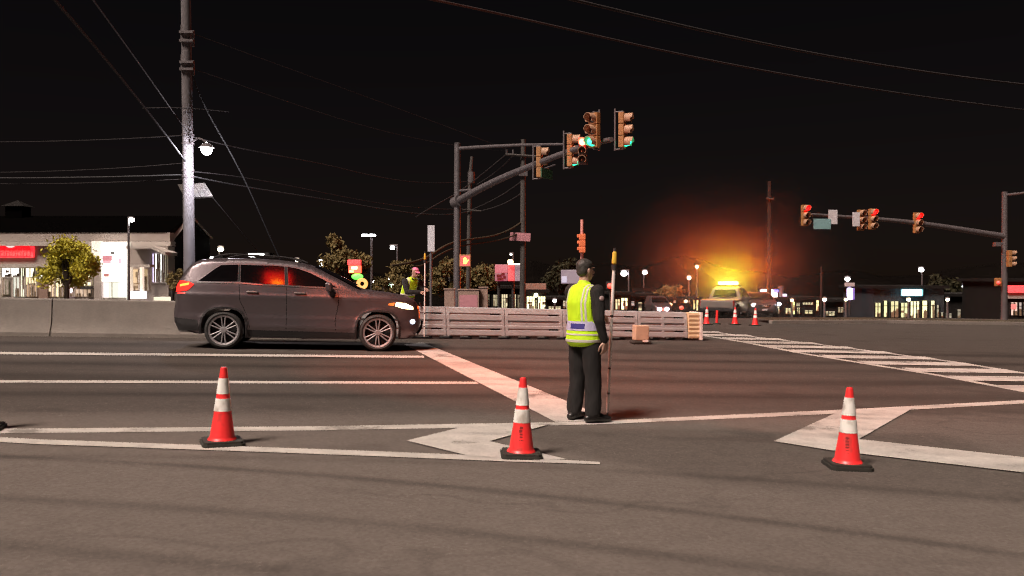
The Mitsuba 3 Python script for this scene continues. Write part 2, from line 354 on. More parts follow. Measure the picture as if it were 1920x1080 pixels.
joints = [0.0] + [u_on(bar_path, u) for u in (690, 833, 942, 1050, 1190, 1282)]
bprof = [(0.10, 0.085), (0.225, 0.085), (0.240, 0.11), (0.235, 0.225), (0.185, 0.245), (0.185, 0.272), (0.228, 0.285), (0.228, 0.345), (0.212, 0.36), (0.215, 0.425), (0.135, 0.440), (0.135, 0.482), (0.208, 0.495),
         (0.200, 0.615), (0.150, 0.630), (0.150, 0.655), (0.190, 0.668), (0.155, 0.785), (0.12, 0.80), (-0.12, 0.80), (-0.15, 0.785), (-0.20, 0.46), (-0.235, 0.085)]
BH = lambda s: 0.995 - 0.07*s/joints[-1]
where = ['hidden behind the dark car', 'with the white measuring rod in front of it', 'left of the standing person', 'just left of the yellow vest', 'hidden behind the person in the vest', 'next to the yellow end cap']
ply_slot = None
for i in range(6):
    a, b = joints[i] + 0.007, joints[i+1] - 0.007
    lab = ['grey steel barrier section at the wall end, behind the dark car', 'grey steel barrier section beside the front bumper of the dark car', 'grey steel barrier section third from the concrete wall, in front of the grey signal pole', 'grey steel barrier section with left end below the tan cabinets, left of the standing person', 'grey steel barrier section partly hidden behind the person in yellow vest', 'grey steel barrier section joined to the yellow end terminal'][i]
    t = thing('barrier_section', lab, 'barrier', 'steel barrier sections in a row')
    pts = [along(bar_path, q)[0] for q in np.linspace(a, b, 6)]; hs = [BH(q) for q in np.linspace(a, b, 6)]
    add('panel', sweep(bprof, pts, hs), 'mat_barrier', t, smooth=20)
    for q in (a + 0.04, b - 0.04, ) + ((0.5*(a+b),) if i == 5 else ()):
        pts2 = [along(bar_path, q-0.035)[0], along(bar_path, q+0.035)[0]]
        add('joint_plate', sweep([(0.238, 0.085), (0.208, 0.60), (0.153, 0.802), (-0.153, 0.802), (-0.238, 0.085)], pts2, [BH(q)]*2), 'mat_barrier', t, smooth=False)
    for z, o in ((0.642, 0.152), (0.258, 0.187)):
        q0, q1 = b - 0.36, b - 0.12
        add('slot', sweep([(o+0.022, z-0.022), (o+0.022, z+0.022), (o-0.02, z+0.022), (o-0.02, z-0.022)], [along(bar_path, q0)[0], along(bar_path, q1)[0]], [BH(q0)]*2), 'mat_gap', t, smooth=False)
    for q in np.linspace(a + 0.25, b - 0.25, 3):
        add('foot', sweep([(0.21, -0.02), (0.21, 0.105), (-0.21, 0.105), (-0.21, -0.02)], [along(bar_path, q-0.09)[0], along(bar_path, q+0.09)[0]]), 'mat_dark_steel', t, smooth=False)
t = thing('barrier_terminal', 'yellow ribbed end cap of the steel barrier with a white end plate', 'barrier')
a, b = joints[6] + 0.015, along(bar_path, 0)[1]
for k in range(6):
    z0 = 0.07 + k*0.116
    add('rib', sweep([(0.26, z0), (0.275, z0+0.05), (0.26, z0+0.104), (-0.26, z0+0.104), (-0.26, z0)], [along(bar_path, a)[0], along(bar_path, b-0.08)[0]], [0.97]*2), 'mat_terminal', t, smooth=15)
add('core', sweep([(0.245, 0.06), (0.245, 0.755), (-0.245, 0.755), (-0.245, 0.06)], [along(bar_path, a+0.004)[0], along(bar_path, b-0.085)[0]], [0.97]*2), 'mat_terminal', t, smooth=False)
add('end_plate', sweep([(0.30, 0.02), (0.30, 0.78), (-0.30, 0.78), (-0.30, 0.02)], [along(bar_path, b-0.07)[0], along(bar_path, b+0.02)[0]], [0.97]*2), 'mat_rod_white', t, smooth=False)
add('skid', sweep([(0.20, -0.02), (0.20, 0.058), (-0.20, 0.058), (-0.20, -0.02)], [along(bar_path, a+0.05)[0], along(bar_path, b-0.12)[0]]), 'mat_dark_steel', t, smooth=False)
# beige sandbag / box with a pale lamp at the foot of the barrier
p = G(1201, 645); t = thing('ground_box', 'small beige box standing at the foot of the steel barrier', 'box')
place(mat(p, 0.25, SL))
add('case', rbox(-0.18, 0.18, -0.11, 0.13, 0.09, 0.46, 0.025), 'mat_sand', t)
add('base', rbox(-0.24, 0.24, -0.15, 0.15, 0.0, 0.088, 0.03), 'mat_rubber', t)
add('plate', box((0.06, -0.165, 0.085), (0.14, 0.02, 0.05)), 'mat_rod_white', t)
place()

# ------------------------------------------------------------------ traffic cones
def cone(p, rz, label, group, h=0.69, tilt=0.0, detail=True):
    t = thing('traffic_cone', label, 'traffic cone', group)
    place(mat(p, rz, SL))
    sq = Polygon([(-.178, -.145), (-.145, -.178), (.145, -.178), (.178, -.145), (.178, .145), (.145, .178), (-.145, .178), (-.178, .145)])
    lo_, hi_ = ext(sq, 0.0, 0.030), ext(sq.buffer(-0.015), 0.030, 0.048)
    add('base', [lo_, hi_], 'mat_rubber', t, smooth=False)
    r0, r1 = 0.104, 0.027
    R = lambda z: r0 + (r1 - r0)*(z - 0.048)/(h - 0.048)
    add('body', lathe([(0, 0.048), (0.126, 0.048), (0.119, 0.062), (R(0.066)+0.004, 0.078), (R(0.3), 0.3), (R(h-0.01), h-0.01), (R(h)-0.006, h), (0.012, h), (0.012, h-0.05), (0, h-0.05)], 40), 'mat_cone', t, smooth=40)
    for z0, z1 in ((h*0.44, h*0.605), (h*0.655, h*0.875)) if detail else ((h*.44, h*.60), (h*.66, h*.86)):
        add('collar', lathe([(R(z0)-.002, z0), (R(z0)+0.0035, z0), (R(z1)+0.0035, z1), (R(z1)-.002, z1)], 40), 'mat_collar', t, smooth=40)
    if detail:                                    # the worn stencil on the side towards the camera
        rnd = random.Random(len(USED)); bits = []
        yaw = math.atan2(-p[1], -p[0]) - rz - 0.06
        for k in range(7):
            z = 0.100 + k*0.027
            for j in range(2):
                a = yaw + (j-0.5)*0.16 + rnd.uniform(-.03, .03); r = R(z) + 0.001
                b = box((0, 0, 0), (0.004, rnd.uniform(.012, .019), rnd.uniform(.014, .024)))
                b.apply_transform(trimesh.transformations.rotation_matrix(a, [0, 0, 1])); b.apply_translation((r*math.cos(a), r*math.sin(a), z)); bits.append(b)
        add('stencil', bits, 'mat_stencil', t, smooth=False)
    place()
mat_p('mat_stencil', (0.22, 0.014, 0.014), 0.7)
cg = 'orange cones along the painted gore'
cone(G(415, 834), 0.42, 'orange traffic cone with two white collars at the left, below the dark car', cg, detail=False)
cone(G(977, 857), 0.05, 'orange traffic cone on the painted chevron, left of the standing person', cg)
cone(G(1590, 877), -0.06, 'orange traffic cone at the right, on the second painted chevron', cg)
cone(G(-36, 806), 0.3, 'traffic cone of which only a dark base corner shows at the left edge', cg)
fg = 'far cones in front of the truck'
cone(G(1325, 609), 0.2, 'far orange cone nearest the yellow barrier terminal', fg, 0.66, detail=False)
cone(G(1378, 609), 0.5, 'far orange cone in front of the truck wheel', fg, 0.66, detail=False)
cone(G(1416, 611), 0.1, 'far orange cone before the dark car front', fg, 0.66, detail=False)
t = thing('tube_marker', 'slim orange tube marker between the two far cones by the truck', 'tube marker')
place(mat(G(1344, 608), 0, SL)); add('tube', cyl((0, 0, 0.05), (0, 0, 0.52), 0.045), 'mat_cone', t); add('base', lathe([(0, 0), (.15, 0), (.14, .05), (0, .05)], 20), 'mat_rubber', t); place()

# ------------------------------------------------------------------ vehicles
def superell(x, z, r, n=2.8):
    a = np.linspace(0, 2*np.pi, 72, endpoint=False); c, q = np.cos(a), np.sin(a)
    return Polygon(np.c_[x + r*np.sign(c)*np.abs(c)**(2/n), z + r*np.sign(q)*np.abs(q)**(2/n)])
class Body:
    """side outline in (x, z), x forward; half width from w(x, z)"""
    def __init__(s, outline, wheels, rw, w, rnd=0.07, top=None):
        s.base = Polygon(outline); s.w0 = w; s.rnd = rnd
        s.top = LineString(outline)                               # open: without the underside
        arch = shapely.union_all([superell(x, z, rw) for x, z in wheels])
        s.side = s.base.difference(arch).buffer(0)
        if s.side.geom_type != 'Polygon': s.side = max(s.side.geoms, key=lambda g: g.area)
    def w(s, x, z):
        x, z = np.asarray(x, float), np.asarray(z, float)
        d = shapely.distance(shapely.points(x, z), s.top); r = s.rnd
        k = np.clip(r - d, 0, r); return s.w0(x, z) - (r - np.sqrt(np.maximum(r*r - k*k, 0)))
    def tri(s, poly, h=0.045):
        L = poly.exterior.length; n = max(12, int(L/(h*0.7)))
        bd = np.array([poly.exterior.interpolate(i/n, normalized=True).coords[0] for i in range(n)])
        bd = np.vstack([bd, np.array(poly.exterior.coords)[:-1]])
        o = np.argsort([poly.exterior.project(Point(p)) for p in bd]); bd = bd[o]
        keep = np.linalg.norm(bd - np.roll(bd, 1, axis=0), axis=1) > h*0.12; bd = bd[keep]
        x0, z0, x1, z1 = poly.bounds
        gx, gz_ = np.meshgrid(np.arange(x0, x1, h), np.arange(z0, z1, h)); P = np.c_[gx.ravel(), gz_.ravel()]
        inner = poly.buffer(-h*0.45)
        P = P[contains_xy(inner, P[:, 0], P[:, 1])] if not inner.is_empty else P[:0]
        A = np.vstack([bd, P]); D = Delaunay(A).simplices; c = A[D].mean(1)
        D = D[contains_xy(poly, c[:, 0], c[:, 1])]
        a, b, cc = A[D[:, 0]], A[D[:, 1]], A[D[:, 2]]
        area = np.abs((b[:, 0]-a[:, 0])*(cc[:, 1]-a[:, 1]) - (b[:, 1]-a[:, 1])*(cc[:, 0]-a[:, 0]))
        return A, D[area > 1e-7], len(bd)
    def shell(s, crown=lambda x, z: 0.05, rows=10):
        A, D, nb = s.tri(s.side); w = s.w(A[:, 0], A[:, 1]); n = len(A)
        V = [np.c_[A[:, 0], w, A[:, 1]], np.c_[A[:, 0], -w, A[:, 1]]]; Fc = [D, D[:, ::-1] + n]
        bd = A[:nb]; wb = w[:nb]; tg = np.roll(bd, -1, 0) - np.roll(bd, 1, 0); nr = np.c_[tg[:, 1], -tg[:, 0]]; nr /= np.linalg.norm(nr, axis=1, keepdims=True) + 1e-9
        cr = np.array([crown(x, z) if s.top.distance(Point(x, z)) < 0.02 else 0.0 for x, z in bd])
        rowsi = [np.arange(nb)]; at = 2*n
        for j in range(1, rows):
            t = 1 - 2*j/rows; q = bd + nr*(cr*(1 - t*t))[:, None]
            V.append(np.c_[q[:, 0], wb*t, q[:, 1]]); rowsi.append(np.arange(nb) + at); at += nb
        rowsi.append(np.arange(nb) + n)
        for a, b in zip(rowsi[:-1], rowsi[1:]):
            a1, b1 = np.roll(a, -1), np.roll(b, -1); Fc += [np.c_[a, a1, b1], np.c_[a, b1, b]]
        m = trimesh.Trimesh(np.vstack(V), np.vstack(Fc), process=False); m.merge_vertices(); trimesh.repair.fix_normals(m)
        return m
    def patch(s, poly, side, off=0.004, h=0.045, skirt=0.02):
        poly = poly if isinstance(poly, Polygon) else Polygon(poly)
        A, D, nb = s.tri(poly, h); w = s.w(A[:, 0], A[:, 1]) + off; n = len(A)
        V = np.vstack([np.c_[A[:, 0], w*side, A[:, 1]], np.c_[A[:nb, 0], (w[:nb]-skirt)*side, A[:nb, 1]]])
        i = np.arange(nb); j = np.roll(i, -1)
        Fc = np.vstack([D, np.c_[i, j, j+n], np.c_[i, j+n, i+n]])
        m = trimesh.Trimesh(V, Fc, process=False)
        # face outwards
        f = m.face_normals[:len(D), 1].mean()*side
        if f < 0: m.faces[:len(D)] = m.faces[:len(D), ::-1]
        return m
    def across(s, pts, frac=0.9, off=0.006, crown=0.05, rows=14, n=10):
        """patch across the car, over a stretch of the outline"""
        P = np.array([LineString(pts).interpolate(i/n, normalized=True).coords[0] for i in range(n+1)])
        tg = np.gradient(P, axis=0); nr = np.c_[-tg[:, 1], tg[:, 0]]; nr /= np.linalg.norm(nr, axis=1, keepdims=True)
        c = np.array(s.base.centroid.coords[0])
        if ((P.mean(0) - c) @ nr.mean(0)) < 0: nr = -nr
        wb = s.w(P[:, 0], P[:, 1]); V = []
        for j in range(rows+1):
            t = 1 - 2*j/rows; f = np.linspace(*((frac, frac) if np.isscalar(frac) else frac), n+1)
            tt = t*f; q = P + nr*(crown*(1-tt**2) + off)[:, None]
            V.append(np.c_[q[:, 0], wb*tt, q[:, 1]])
        Fc = []
        for j in range(rows):
            for i in range(n):
                a = j*(n+1)+i; Fc += [[a, a+1, a+n+2], [a, a+n+2, a+n+1]]
        m = trimesh.Trimesh(np.vstack(V), Fc, process=False)
        if (m.face_normals[:, [0, 2]] @ nr.mean(0)).mean() < 0: m.invert()
        return m

def wheel(parent, x, y, r, rim_r, side, width=0.25, spokes=6, phase=0.3, dark=False):
    k = numbered(parent + '__wheel'); USED.discard(k); USED.add(k)
    def A(name, mesh, b, sm=35):
        m = tm(mesh).copy()
        if side < 0: m.apply_transform(trimesh.transformations.rotation_matrix(math.pi, [0, 0, 1]))
        m.apply_translation((x, y, r)); add(name, m, b, k, smooth=sm)
    h = width/2
    prof = [(rim_r, -h+.02), (rim_r+.02, -h), (r-.05, -h), (r-.012, -h+.03), (r, -h+.06), (r, h-.06), (r-.012, h-.03), (r-.05, h-.004), (rim_r+.035, h), (rim_r+.006, h-.012), (rim_r, h-.03)]
    A('tyre', lathe([(a, -b) for a, b in prof] + [(prof[0][0], -prof[0][1])], 48, 'y'), 'mat_tyre')
    # rim faces +y: ring, paired spokes, hub, dark drum behind
    ring = lathe([(rim_r-.030, -(h-.025)), (rim_r+.004, -(h-.012)), (rim_r, -(h-.07)), (rim_r-.032, -(h-.07)), (rim_r-.030, -(h-.025))], 48, 'y')
    parts = [ring, lathe([(0, -(h-.02)), (.05, -(h-.02)), (.065, -(h-.04)), (.065, -(h-.09)), (0, -(h-.09))], 24, 'y')]
    for i in range(spokes):
        a = phase + i*2*math.pi/spokes
        for o in (-0.15, 0.15):
            p0 = (0.045*math.cos(a + o*2.2), h-.045, 0.045*math.sin(a + o*2.2)); p1 = ((rim_r-.01)*math.cos(a+o), h-.03, (rim_r-.01)*math.sin(a+o))
            parts.append(hull([sph(p0, .017, 8), sph(p1, .014, 8)]))
    A('rim', [tm(q) for q in parts], 'mat_rim' if not dark else 'mat_plastic')
    A('drum', lathe([(0, -(h-.12)), (rim_r-.02, -(h-.12)), (rim_r-.02, .05), (0, .05)], 32, 'y'), 'mat_gap', False)

OUT = [(0.12, 0.40), (0.02, 0.52), (0.0, 0.70), (0.035, 0.86), (0.03, 1.02), (0.045, 1.18), (0.10, 1.32), (0.21, 1.51), (0.33, 1.655), (0.50, 1.735), (0.80, 1.775), (1.40, 1.79), (1.95, 1.775), (2.35, 1.735), (2.62, 1.67), (2.90, 1.55), (3.25, 1.385), (3.50, 1.255), (3.62, 1.21), (3.9, 1.185), (4.25, 1.145), (4.52, 1.09), (4.68, 1.03), (4.77, 0.93), (4.80, 0.80), (4.82, 0.62), (4.80, 0.45), (4.70, 0.30), (4.55, 0.25)]
def suv_w(x, z):
    w = 0.950 - 0.05*np.clip((0.42 - z)/0.25, 0, 1.2)**2
    w = w - 0.22*np.clip(z - 1.05, 0, .22) - 0.36*np.clip(z - 1.27, 0, 1) - 0.030*np.clip(1.0 - z, 0, .32)/.32
    w = w + 0.012*np.exp(-((z - 1.04)/0.03)**2) + 0.030*np.exp(-((z-0.50)/0.12)**2) + 0.012*np.exp(-((z-0.62)/0.03)**2) - 0.012*np.exp(-((z-0.54)/0.05)**2)
    tf = np.clip((x - 3.3)/(4.85 - 3.3), 0, 1); w = w - 0.10*tf**2 - 0.26*tf**6
    tr = np.clip((1.0 - x)/1.0, 0, 1); w = w - 0.07*tr**2 - 0.13*tr**6
    for cx in (1.0, 3.97):
        d = np.hypot(x - cx, z - 0.37); w = w + 0.030*np.exp(-((d - 0.435)/0.055)**2)*(z < 0.95)
    return w
WH = [(1.0, 0.37), (3.97, 0.37)]
OUTL = OUT + [(3.6, 0.23), (1.4, 0.23), (0.45, 0.30)]
suv = Body(OUTL, WH, 0.415, suv_w, 0.075)
suv.top = LineString(OUT)
# car position: rear wheel at (421, 653), front wheel at (706, 658)
g0, g1 = G(421, 654), G(706, 658.5)
head = math.atan2(g1[1]-g0[1], g1[0]-g0[0]); mid = (g0 + g1)/2
near = np.array([math.sin(head), -math.cos(head)])            # the contact points are on the near side
cpos = np.array([*(mid[:2] - near*0.83 - 2.485*np.array([math.cos(head), math.sin(head)])), 0]); cpos[2] = gz(cpos[0])
car = thing('dark_suv', 'dark grey sport utility car stopped at the white stop bar', 'car')
place(mat(cpos, head, SL))
crown = lambda x, z: 0.05 if z > 1.0 and x < 4.4 else 0.07
add('body', suv.shell(crown), 'mat_carpaint', car, smooth=38)
WIN = {'quarter_window': [(0.50, 1.318), (0.60, 1.40), (0.79, 1.56), (0.90, 1.635), (1.22, 1.65), (1.24, 1.322)],
       'rear_door_window': [(1.30, 1.32), (1.275, 1.65), (1.85, 1.655), (2.10, 1.645), (2.14, 1.285), (1.75, 1.29)],
       'front_door_window': [(2.21, 1.28), (2.17, 1.64), (2.38, 1.605), (2.62, 1.525), (2.90, 1.395), (3.15, 1.255)]}
for sd in (-1, 1):
    for nm, pl in WIN.items(): add(nm, suv.patch(Polygon(pl).buffer(0.02).buffer(-0.02).buffer(0.0), sd, 0.004), 'mat_glass_dark', car, smooth=30)
    add('window_trim', suv.patch(LineString([(0.47, 1.295), (1.3, 1.295), (1.8, 1.268), (2.2, 1.258), (3.18, 1.228)]).buffer(0.010, cap_style='flat'), sd, 0.010, 0.05), 'mat_chrome', car)
    add('side_moulding', suv.patch(LineString([(1.52, 0.475), (3.46, 0.455)]).buffer(0.022, cap_style='flat'), sd, 0.014, 0.06), 'mat_carpaint', car)
    add('sill_cladding', suv.patch([(1.47, 0.25), (1.44, 0.385), (3.53, 0.365), (3.50, 0.25)], sd, 0.012), 'mat_plastic', car)
    for pl in ([(1.27, 1.28), (1.30, 0.95), (1.42, 0.70), (1.50, 0.42)], [(2.175, 1.25), (2.19, 0.9), (2.19, 0.40)], [(3.17, 1.20), (3.19, 0.95), (3.13, 0.60), (3.15, 0.40)]):
        add('door_gap', suv.patch(LineString(pl).buffer(0.0065, cap_style='flat'), sd, 0.0025, 0.05), 'mat_gap', car)
    for x0 in (1.42, 2.33):
        y0 = float(suv.w(x0+.1, 1.13)); add('door_handle', rbox(x0, x0+0.22, -0.022, 0.022, 1.115, 1.15, 0.016).apply_translation((0, sd*(y0+0.024), 0)), 'mat_chrome', car)
    add('pillar_cover', suv.patch([(1.245, 1.325), (1.225, 1.645), (1.268, 1.645), (1.295, 1.325)], sd, .003), 'mat_plastic', car); add('pillar_cover', suv.patch([(2.145, 1.285), (2.105, 1.64), (2.165, 1.64), (2.205, 1.285)], sd, .003), 'mat_plastic', car)
    # rear lamp wraps round the corner
    add('tail_lamp', suv.patch([(0.055, 1.09), (0.07, 1.22), (0.13, 1.32), (0.32, 1.30), (0.42, 1.25), (0.30, 1.13)], sd, 0.012, 0.03), 'mat_red_lens', car, emit=(2.2, 0.05, 0.03), sw=0.15)
    add('tail_lamp_core', suv.patch(LineString([(0.14, 1.22), (0.25, 1.245), (0.33, 1.26)]).buffer(0.022), sd, 0.020, 0.03), 'mat_red_lens', car, emit=(9, 0.9, 0.12), sw=0.05)
    add('rear_reflector', suv.patch([(0.09, 1.055), (0.09, 1.08), (0.27, 1.09), (0.26, 1.06)], sd, 0.01, 0.03), 'mat_red_lens', car, emit=(0.7, 0.10, 0.08), sw=0.01)
    add('headlamp', suv.patch([(4.30, 0.915), (4.32, 0.985), (4.50, 0.975), (4.66, 0.90), (4.665, 0.845), (4.45, 0.86)], sd, 0.010, 0.03), 'mat_emit', car, emit=(7.0, 4.6, 2.2) if sd < 0 else (5, 3.5, 2), sw=0.2)
    add('marker_lamp', suv.patch([(4.16, 0.93), (4.18, 0.965), (4.29, 0.98), (4.275, 0.915)], sd, 0.010, 0.03), 'mat_red_lens', car, emit=(1.2, 0.30, 0.04), sw=0.01)
    add('fog_lamp', suv.patch(Point(4.66, 0.60).buffer(0.05), sd, 0.012, 0.03), 'mat_emit', car, emit=(2.5, 3.2, 4.0), sw=0.02)
    add('roof_rail', tube(spline([(0.72, sd*0.64, 1.77), (0.85, sd*0.655, 1.825), (1.5, sd*0.665, 1.842), (2.2, sd*0.66, 1.81), (2.42, sd*0.645, 1.74)], 16), 0.017, 8), 'mat_plastic', car)
    mr = numbered(car + '__door_mirror')
    yb = float(suv.w(2.98, 1.24))
    add('housing', hull([sph((3.02, sd*(yb+0.19), 1.30), 0.055, 12), sph((2.98, sd*(yb+0.10), 1.30), 0.06, 12), sph((3.02, sd*(yb+0.18), 1.22), 0.05, 12), sph((2.99, sd*(yb+0.10), 1.22), 0.05, 12)]), 'mat_carpaint', mr)
    add('stalk', cyl((3.0, sd*(yb-0.03), 1.21), (3.0, sd*(yb+0.11), 1.23), 0.025), 'mat_plastic', mr)
    for cx in (1.0, 3.97):
        ring = superell(cx, 0.37, 0.455).difference(superell(cx, 0.37, 0.422)).intersection(suv.side)
        ring = max(getattr(ring, 'geoms', [ring]), key=lambda g: g.area)
        add('arch_trim', suv.patch(ring, sd, 0.010, 0.03), 'mat_plastic', car)
        wheel(car, cx, sd*0.83, 0.372, 0.285, sd, phase=0.5 if cx < 2 else 1.57)
add('windscreen', suv.across([(2.68, 1.635), (2.90, 1.545), (3.25, 1.385), (3.49, 1.262)], (0.93, 0.90)), 'mat_glass_dark', car)
add('rear_window', suv.across([(0.13, 1.37), (0.22, 1.50), (0.36, 1.63)], 0.86), 'mat_glass_dark', car)
gk = add('grille', suv.across([(4.755, 0.95), (4.795, 0.82)], 0.62, 0.008, 0.07), 'mat_plastic', car)
for i in range(7):
    y0 = -0.36 + i*0.12
    add('slat', rbox(4.84, 4.875, y0-0.035, y0+0.035, 0.80, 0.895, 0.012), 'mat_chrome', gk)
add('lower_grille', suv.across([(4.815, 0.58), (4.80, 0.45), (4.72, 0.33)], 0.70, 0.008, 0.07), 'mat_plastic', car)
add('bumper_trim', suv.patch([(0.14, 0.34), (0.04, 0.50), (0.03, 0.60), (0.50, 0.56), (0.545, 0.36)], -1, 0.012), 'mat_plastic', car)
add('bumper_trim', suv.patch([(0.14, 0.34), (0.04, 0.50), (0.03, 0.60), (0.50, 0.56), (0.545, 0.36)], 1, 0.012), 'mat_plastic', car)
add('tailpipe', tube([(0.10, -0.55, 0.33), (0.5, -0.55, 0.33)], 0.035, 10), 'mat_chrome', car)
add('fuel_door', suv.patch(Polygon([(0.78, 1.04), (0.78, 1.17), (0.94, 1.17), (0.94, 1.04)]).exterior.buffer(0.004), -1, 0.002, 0.03) if False else suv.patch([(0.79, 1.0), (0.79, 1.13), (0.93, 1.13), (0.93, 1.0)], 1, 0.003), 'mat_carpaint', car)
place()

# ------------------------------------------------------------------ people
def smooth_mesh(man, L=0.022, it=8):
    m = tm(man.refine_to_length(L)); trimesh.smoothing.filter_taubin(m, iterations=it); return m
def union(parts): return m3.Manifold.batch_boolean(parts, m3.OpType.Add)
def chain(pts, rs, n=14): return [bone(pts[i], pts[i+1], rs[i], rs[i+1], n) for i in range(len(pts)-1)]
def ell(c, r, n=20): return sph(c, 1.0, n, r)
def echain(E, grow=0.0): return [hull([ell(E[i][0], np.array(E[i][1])+grow), ell(E[i+1][0], np.array(E[i+1][1])+grow)]) for i in range(len(E)-1)]
def hand(wrist, d, nrm, side, curl):
    """palm and five unequal, bent fingers; d: along the hand, nrm: out of the back of the hand"""
    d = np.array(d, float)/np.linalg.norm(d); nrm = np.array(nrm, float); nrm -= d*(nrm@d); nrm /= np.linalg.norm(nrm)
    l = np.cross(d, nrm)*side; w = np.array(wrist, float)
    P = [sph(w, .024, 10), sph(w + d*.05 + l*.026, .017, 10), sph(w + d*.05 - l*.028, .017, 10), sph(w + d*.088 + l*.030, .013, 10), sph(w + d*.086 - l*.032, .012, 10)]
    out = [hull(P)]
    for k, (o, ln) in enumerate(((.031, .070), (.011, .080), (-.011, .075), (-.031, .060))):
        p = w + d*.086 + l*o; dirv = d.copy(); pts = [w + d*.06 + l*o, p]
        for q in (.45, .32, .25):
            dirv = dirv*math.cos(curl*(1+.12*k)) - nrm*math.sin(curl*(1+.12*k)); dirv -= l*(dirv@l); dirv /= np.linalg.norm(dirv)
            p = p + dirv*ln*q; pts.append(p)
        out += chain(pts, [.010, .010, .0092, .0085, .0075], 8)
    th = w + d*.025 + l*.028; t1 = th + (l*.7 + d*.7 - nrm*.25)*.042; t2 = t1 + (l*.1 + d*.95 - nrm*.45)*.034; t3 = t2 + (d*.8 - nrm*.6 - l*.25)*.026
    return out + chain([th, t1, t2, t3], [.016, .0125, .0105, .0085], 8)
def person(t, loc, hd, J, head_yaw=0.0, head_pitch=0.0, hair=True):
    place(mat(loc, hd))
    E = J['torso']; hc = np.array(J['head'], float); nb = np.array(J['neck'], float)
    hR = trimesh.transformations.euler_matrix(0, head_pitch, head_yaw, 'sxyz')[:3, :3]
    H = lambda v: hc + hR @ np.array(v, float)
    hs = lambda v, r, sc=None: sph((0, 0, 0), r, 18, sc).transform(np.c_[hR, H(v)])
    headp = [hull([hs((-.012, 0, .035), 1, (.092, .074, .083)), hs((.02, 0, -.055), 1, (.066, .058, .055)), hs((.045, 0, -.085), .030)]), bone(nb, H((-.015, 0, -.07)), .062, .056),
             hull([hs((.088, 0, .012), .008), hs((.108, 0, -.022), .013), hs((.088, 0, -.024), .016)]), hs((.090, 0, -.058), 1, (.014, .026, .010)), hs((.084, 0, .028), 1, (.012, .055, .010))]
    for sd in (-1, 1): headp.append(hs((-.008, sd*.078, -.008), 1, (.020, .011, .032)))
    body = echain(E) + headp + [hull([ell(E[-1][0], (.07, .10, .05)), sph(nb, .062)])]
    arms = []; legs = []
    for sd in ('L', 'R'):
        body += chain(J['arm'+sd], [.062, .050, .043, .038, .027][:len(J['arm'+sd])] if len(J['arm'+sd]) > 3 else [.060, .043, .028])
        arms += chain(J['arm'+sd], [.080, .060, .045])
        body += chain(J['leg'+sd], [.090, .060, .042]); legs += chain(J['leg'+sd], [.118, .094, .084])
        body += hand(*J['hand'+sd], J['curl'+sd])
    add('body', smooth_mesh(union(body), 0.016, 6), 'mat_skin', t, smooth=True)
    for sd in (-1, 1): add('eye', hs((.080, sd*.031, .008), 0.0115), 'mat_lens_off', t)
    sh = union(echain(E, 0.016) + arms + [hull([ell(E[-1][0], (.085, .12, .055)), sph(nb + [0, 0, -.005], .072)])])
    def folds(m, a, f, sd_): m.vertices = m.vertices + m.vertex_normals*((meshkit.fbm(m.vertices*np.array(f), 3, sd_)-.5)*a)[:, None]; return m
    add('shirt', folds(smooth_mesh(sh, 0.025, 8), .022, (11, 11, 8.), 5), 'mat_uniform', t, smooth=True)
    pe = union(echain(E[:2], 0.020) + legs + [hull([ell(E[0][0], (.115, .15, .09))] + [sph(J['leg'+s][0], .112) for s in 'LR'])])
    pm = smooth_mesh(pe, 0.03, 8)
    nn = meshkit.fbm(pm.vertices*np.array([9, 9, 5.0]), 3, 3)[:, None] - 0.5; pm.vertices = pm.vertices + pm.vertex_normals*nn*0.034   # creases
    add('trousers', pm, 'mat_uniform', t, smooth=True)
    for s in 'LR':
        a = np.array(J['leg'+s][-1], float); f = np.array(J.get('toe'+s, (1, 0, 0)), float); f /= np.linalg.norm(f); a0 = a*[1, 1, 0]
        add('shoe', smooth_mesh(union([hull([sph(a0 + [0, 0, .052] - f*.06, .046), sph(a0 + [0, 0, .095], .050), sph(a0 + f*.09 + [0, 0, .055], .047)]), hull([sph(a0 + f*.06 + [0, 0, .05], .047), sph(a0 + f*.185 + [0, 0, .038], .036)])]), .02, 4), 'mat_shoe', t, smooth=True)
    if hair:
        hr = hull([hs((-.018, 0, .048), 1, (.098, .081, .085)), hs((-.05, 0, -.02), 1, (.055, .070, .05))]) - hull([hs((.10, 0, -.01), 1, (.075, .09, .075)), hs((.10, 0, -.08), .08)]) - sph(H((.02, 0, -.10)), .072)
        hm = smooth_mesh(hr, .012, 3); hm.vertices += hm.vertex_normals*(meshkit.fbm(hm.vertices*40, 2, 1)[:, None]-.5)*.008
        add('hair', hm, 'mat_hair', t, smooth=True)
    # vest
    low, hem = J['hem']
    def vest(g):
        v = union(echain(J.get('vest', E), g) + [hull([ell(E[-1][0], np.array((.075, .125, .06)) + (g-.03)), sph(nb, .072 + g - .03)])])
        v = v - union([bone(np.array(J['arm'+s][0]) + [0, (.035 if s == 'L' else -.035), .02], J['arm'+s][1], .085, .088) for s in 'LR'])
        v = v - sph(nb + np.array([.03, 0, .075]), .085)
        return v.trim_by_plane([hem, 0, 1.0], low)
    add('vest', folds(smooth_mesh(vest(.034), .022, 4), .006, (14, 14, 7.), 8), 'mat_vest', t, smooth=40)
    vo = vest(.039)
    cut = lambda z0, z1: vo.trim_by_plane([0, 0, 1.], z0).trim_by_plane([0, 0, -1.], -z1)
    def part(name, man, b):
        if man.num_tri() > 0: add(name, man, b, t, smooth=40)
    for z0, z1, b in J['bands']: part('reflective_band', cut(z0, z1), b)
    zt = J['bands'][0][1]
    up = vo.trim_by_plane([0, 0, 1.], zt + 0.001)
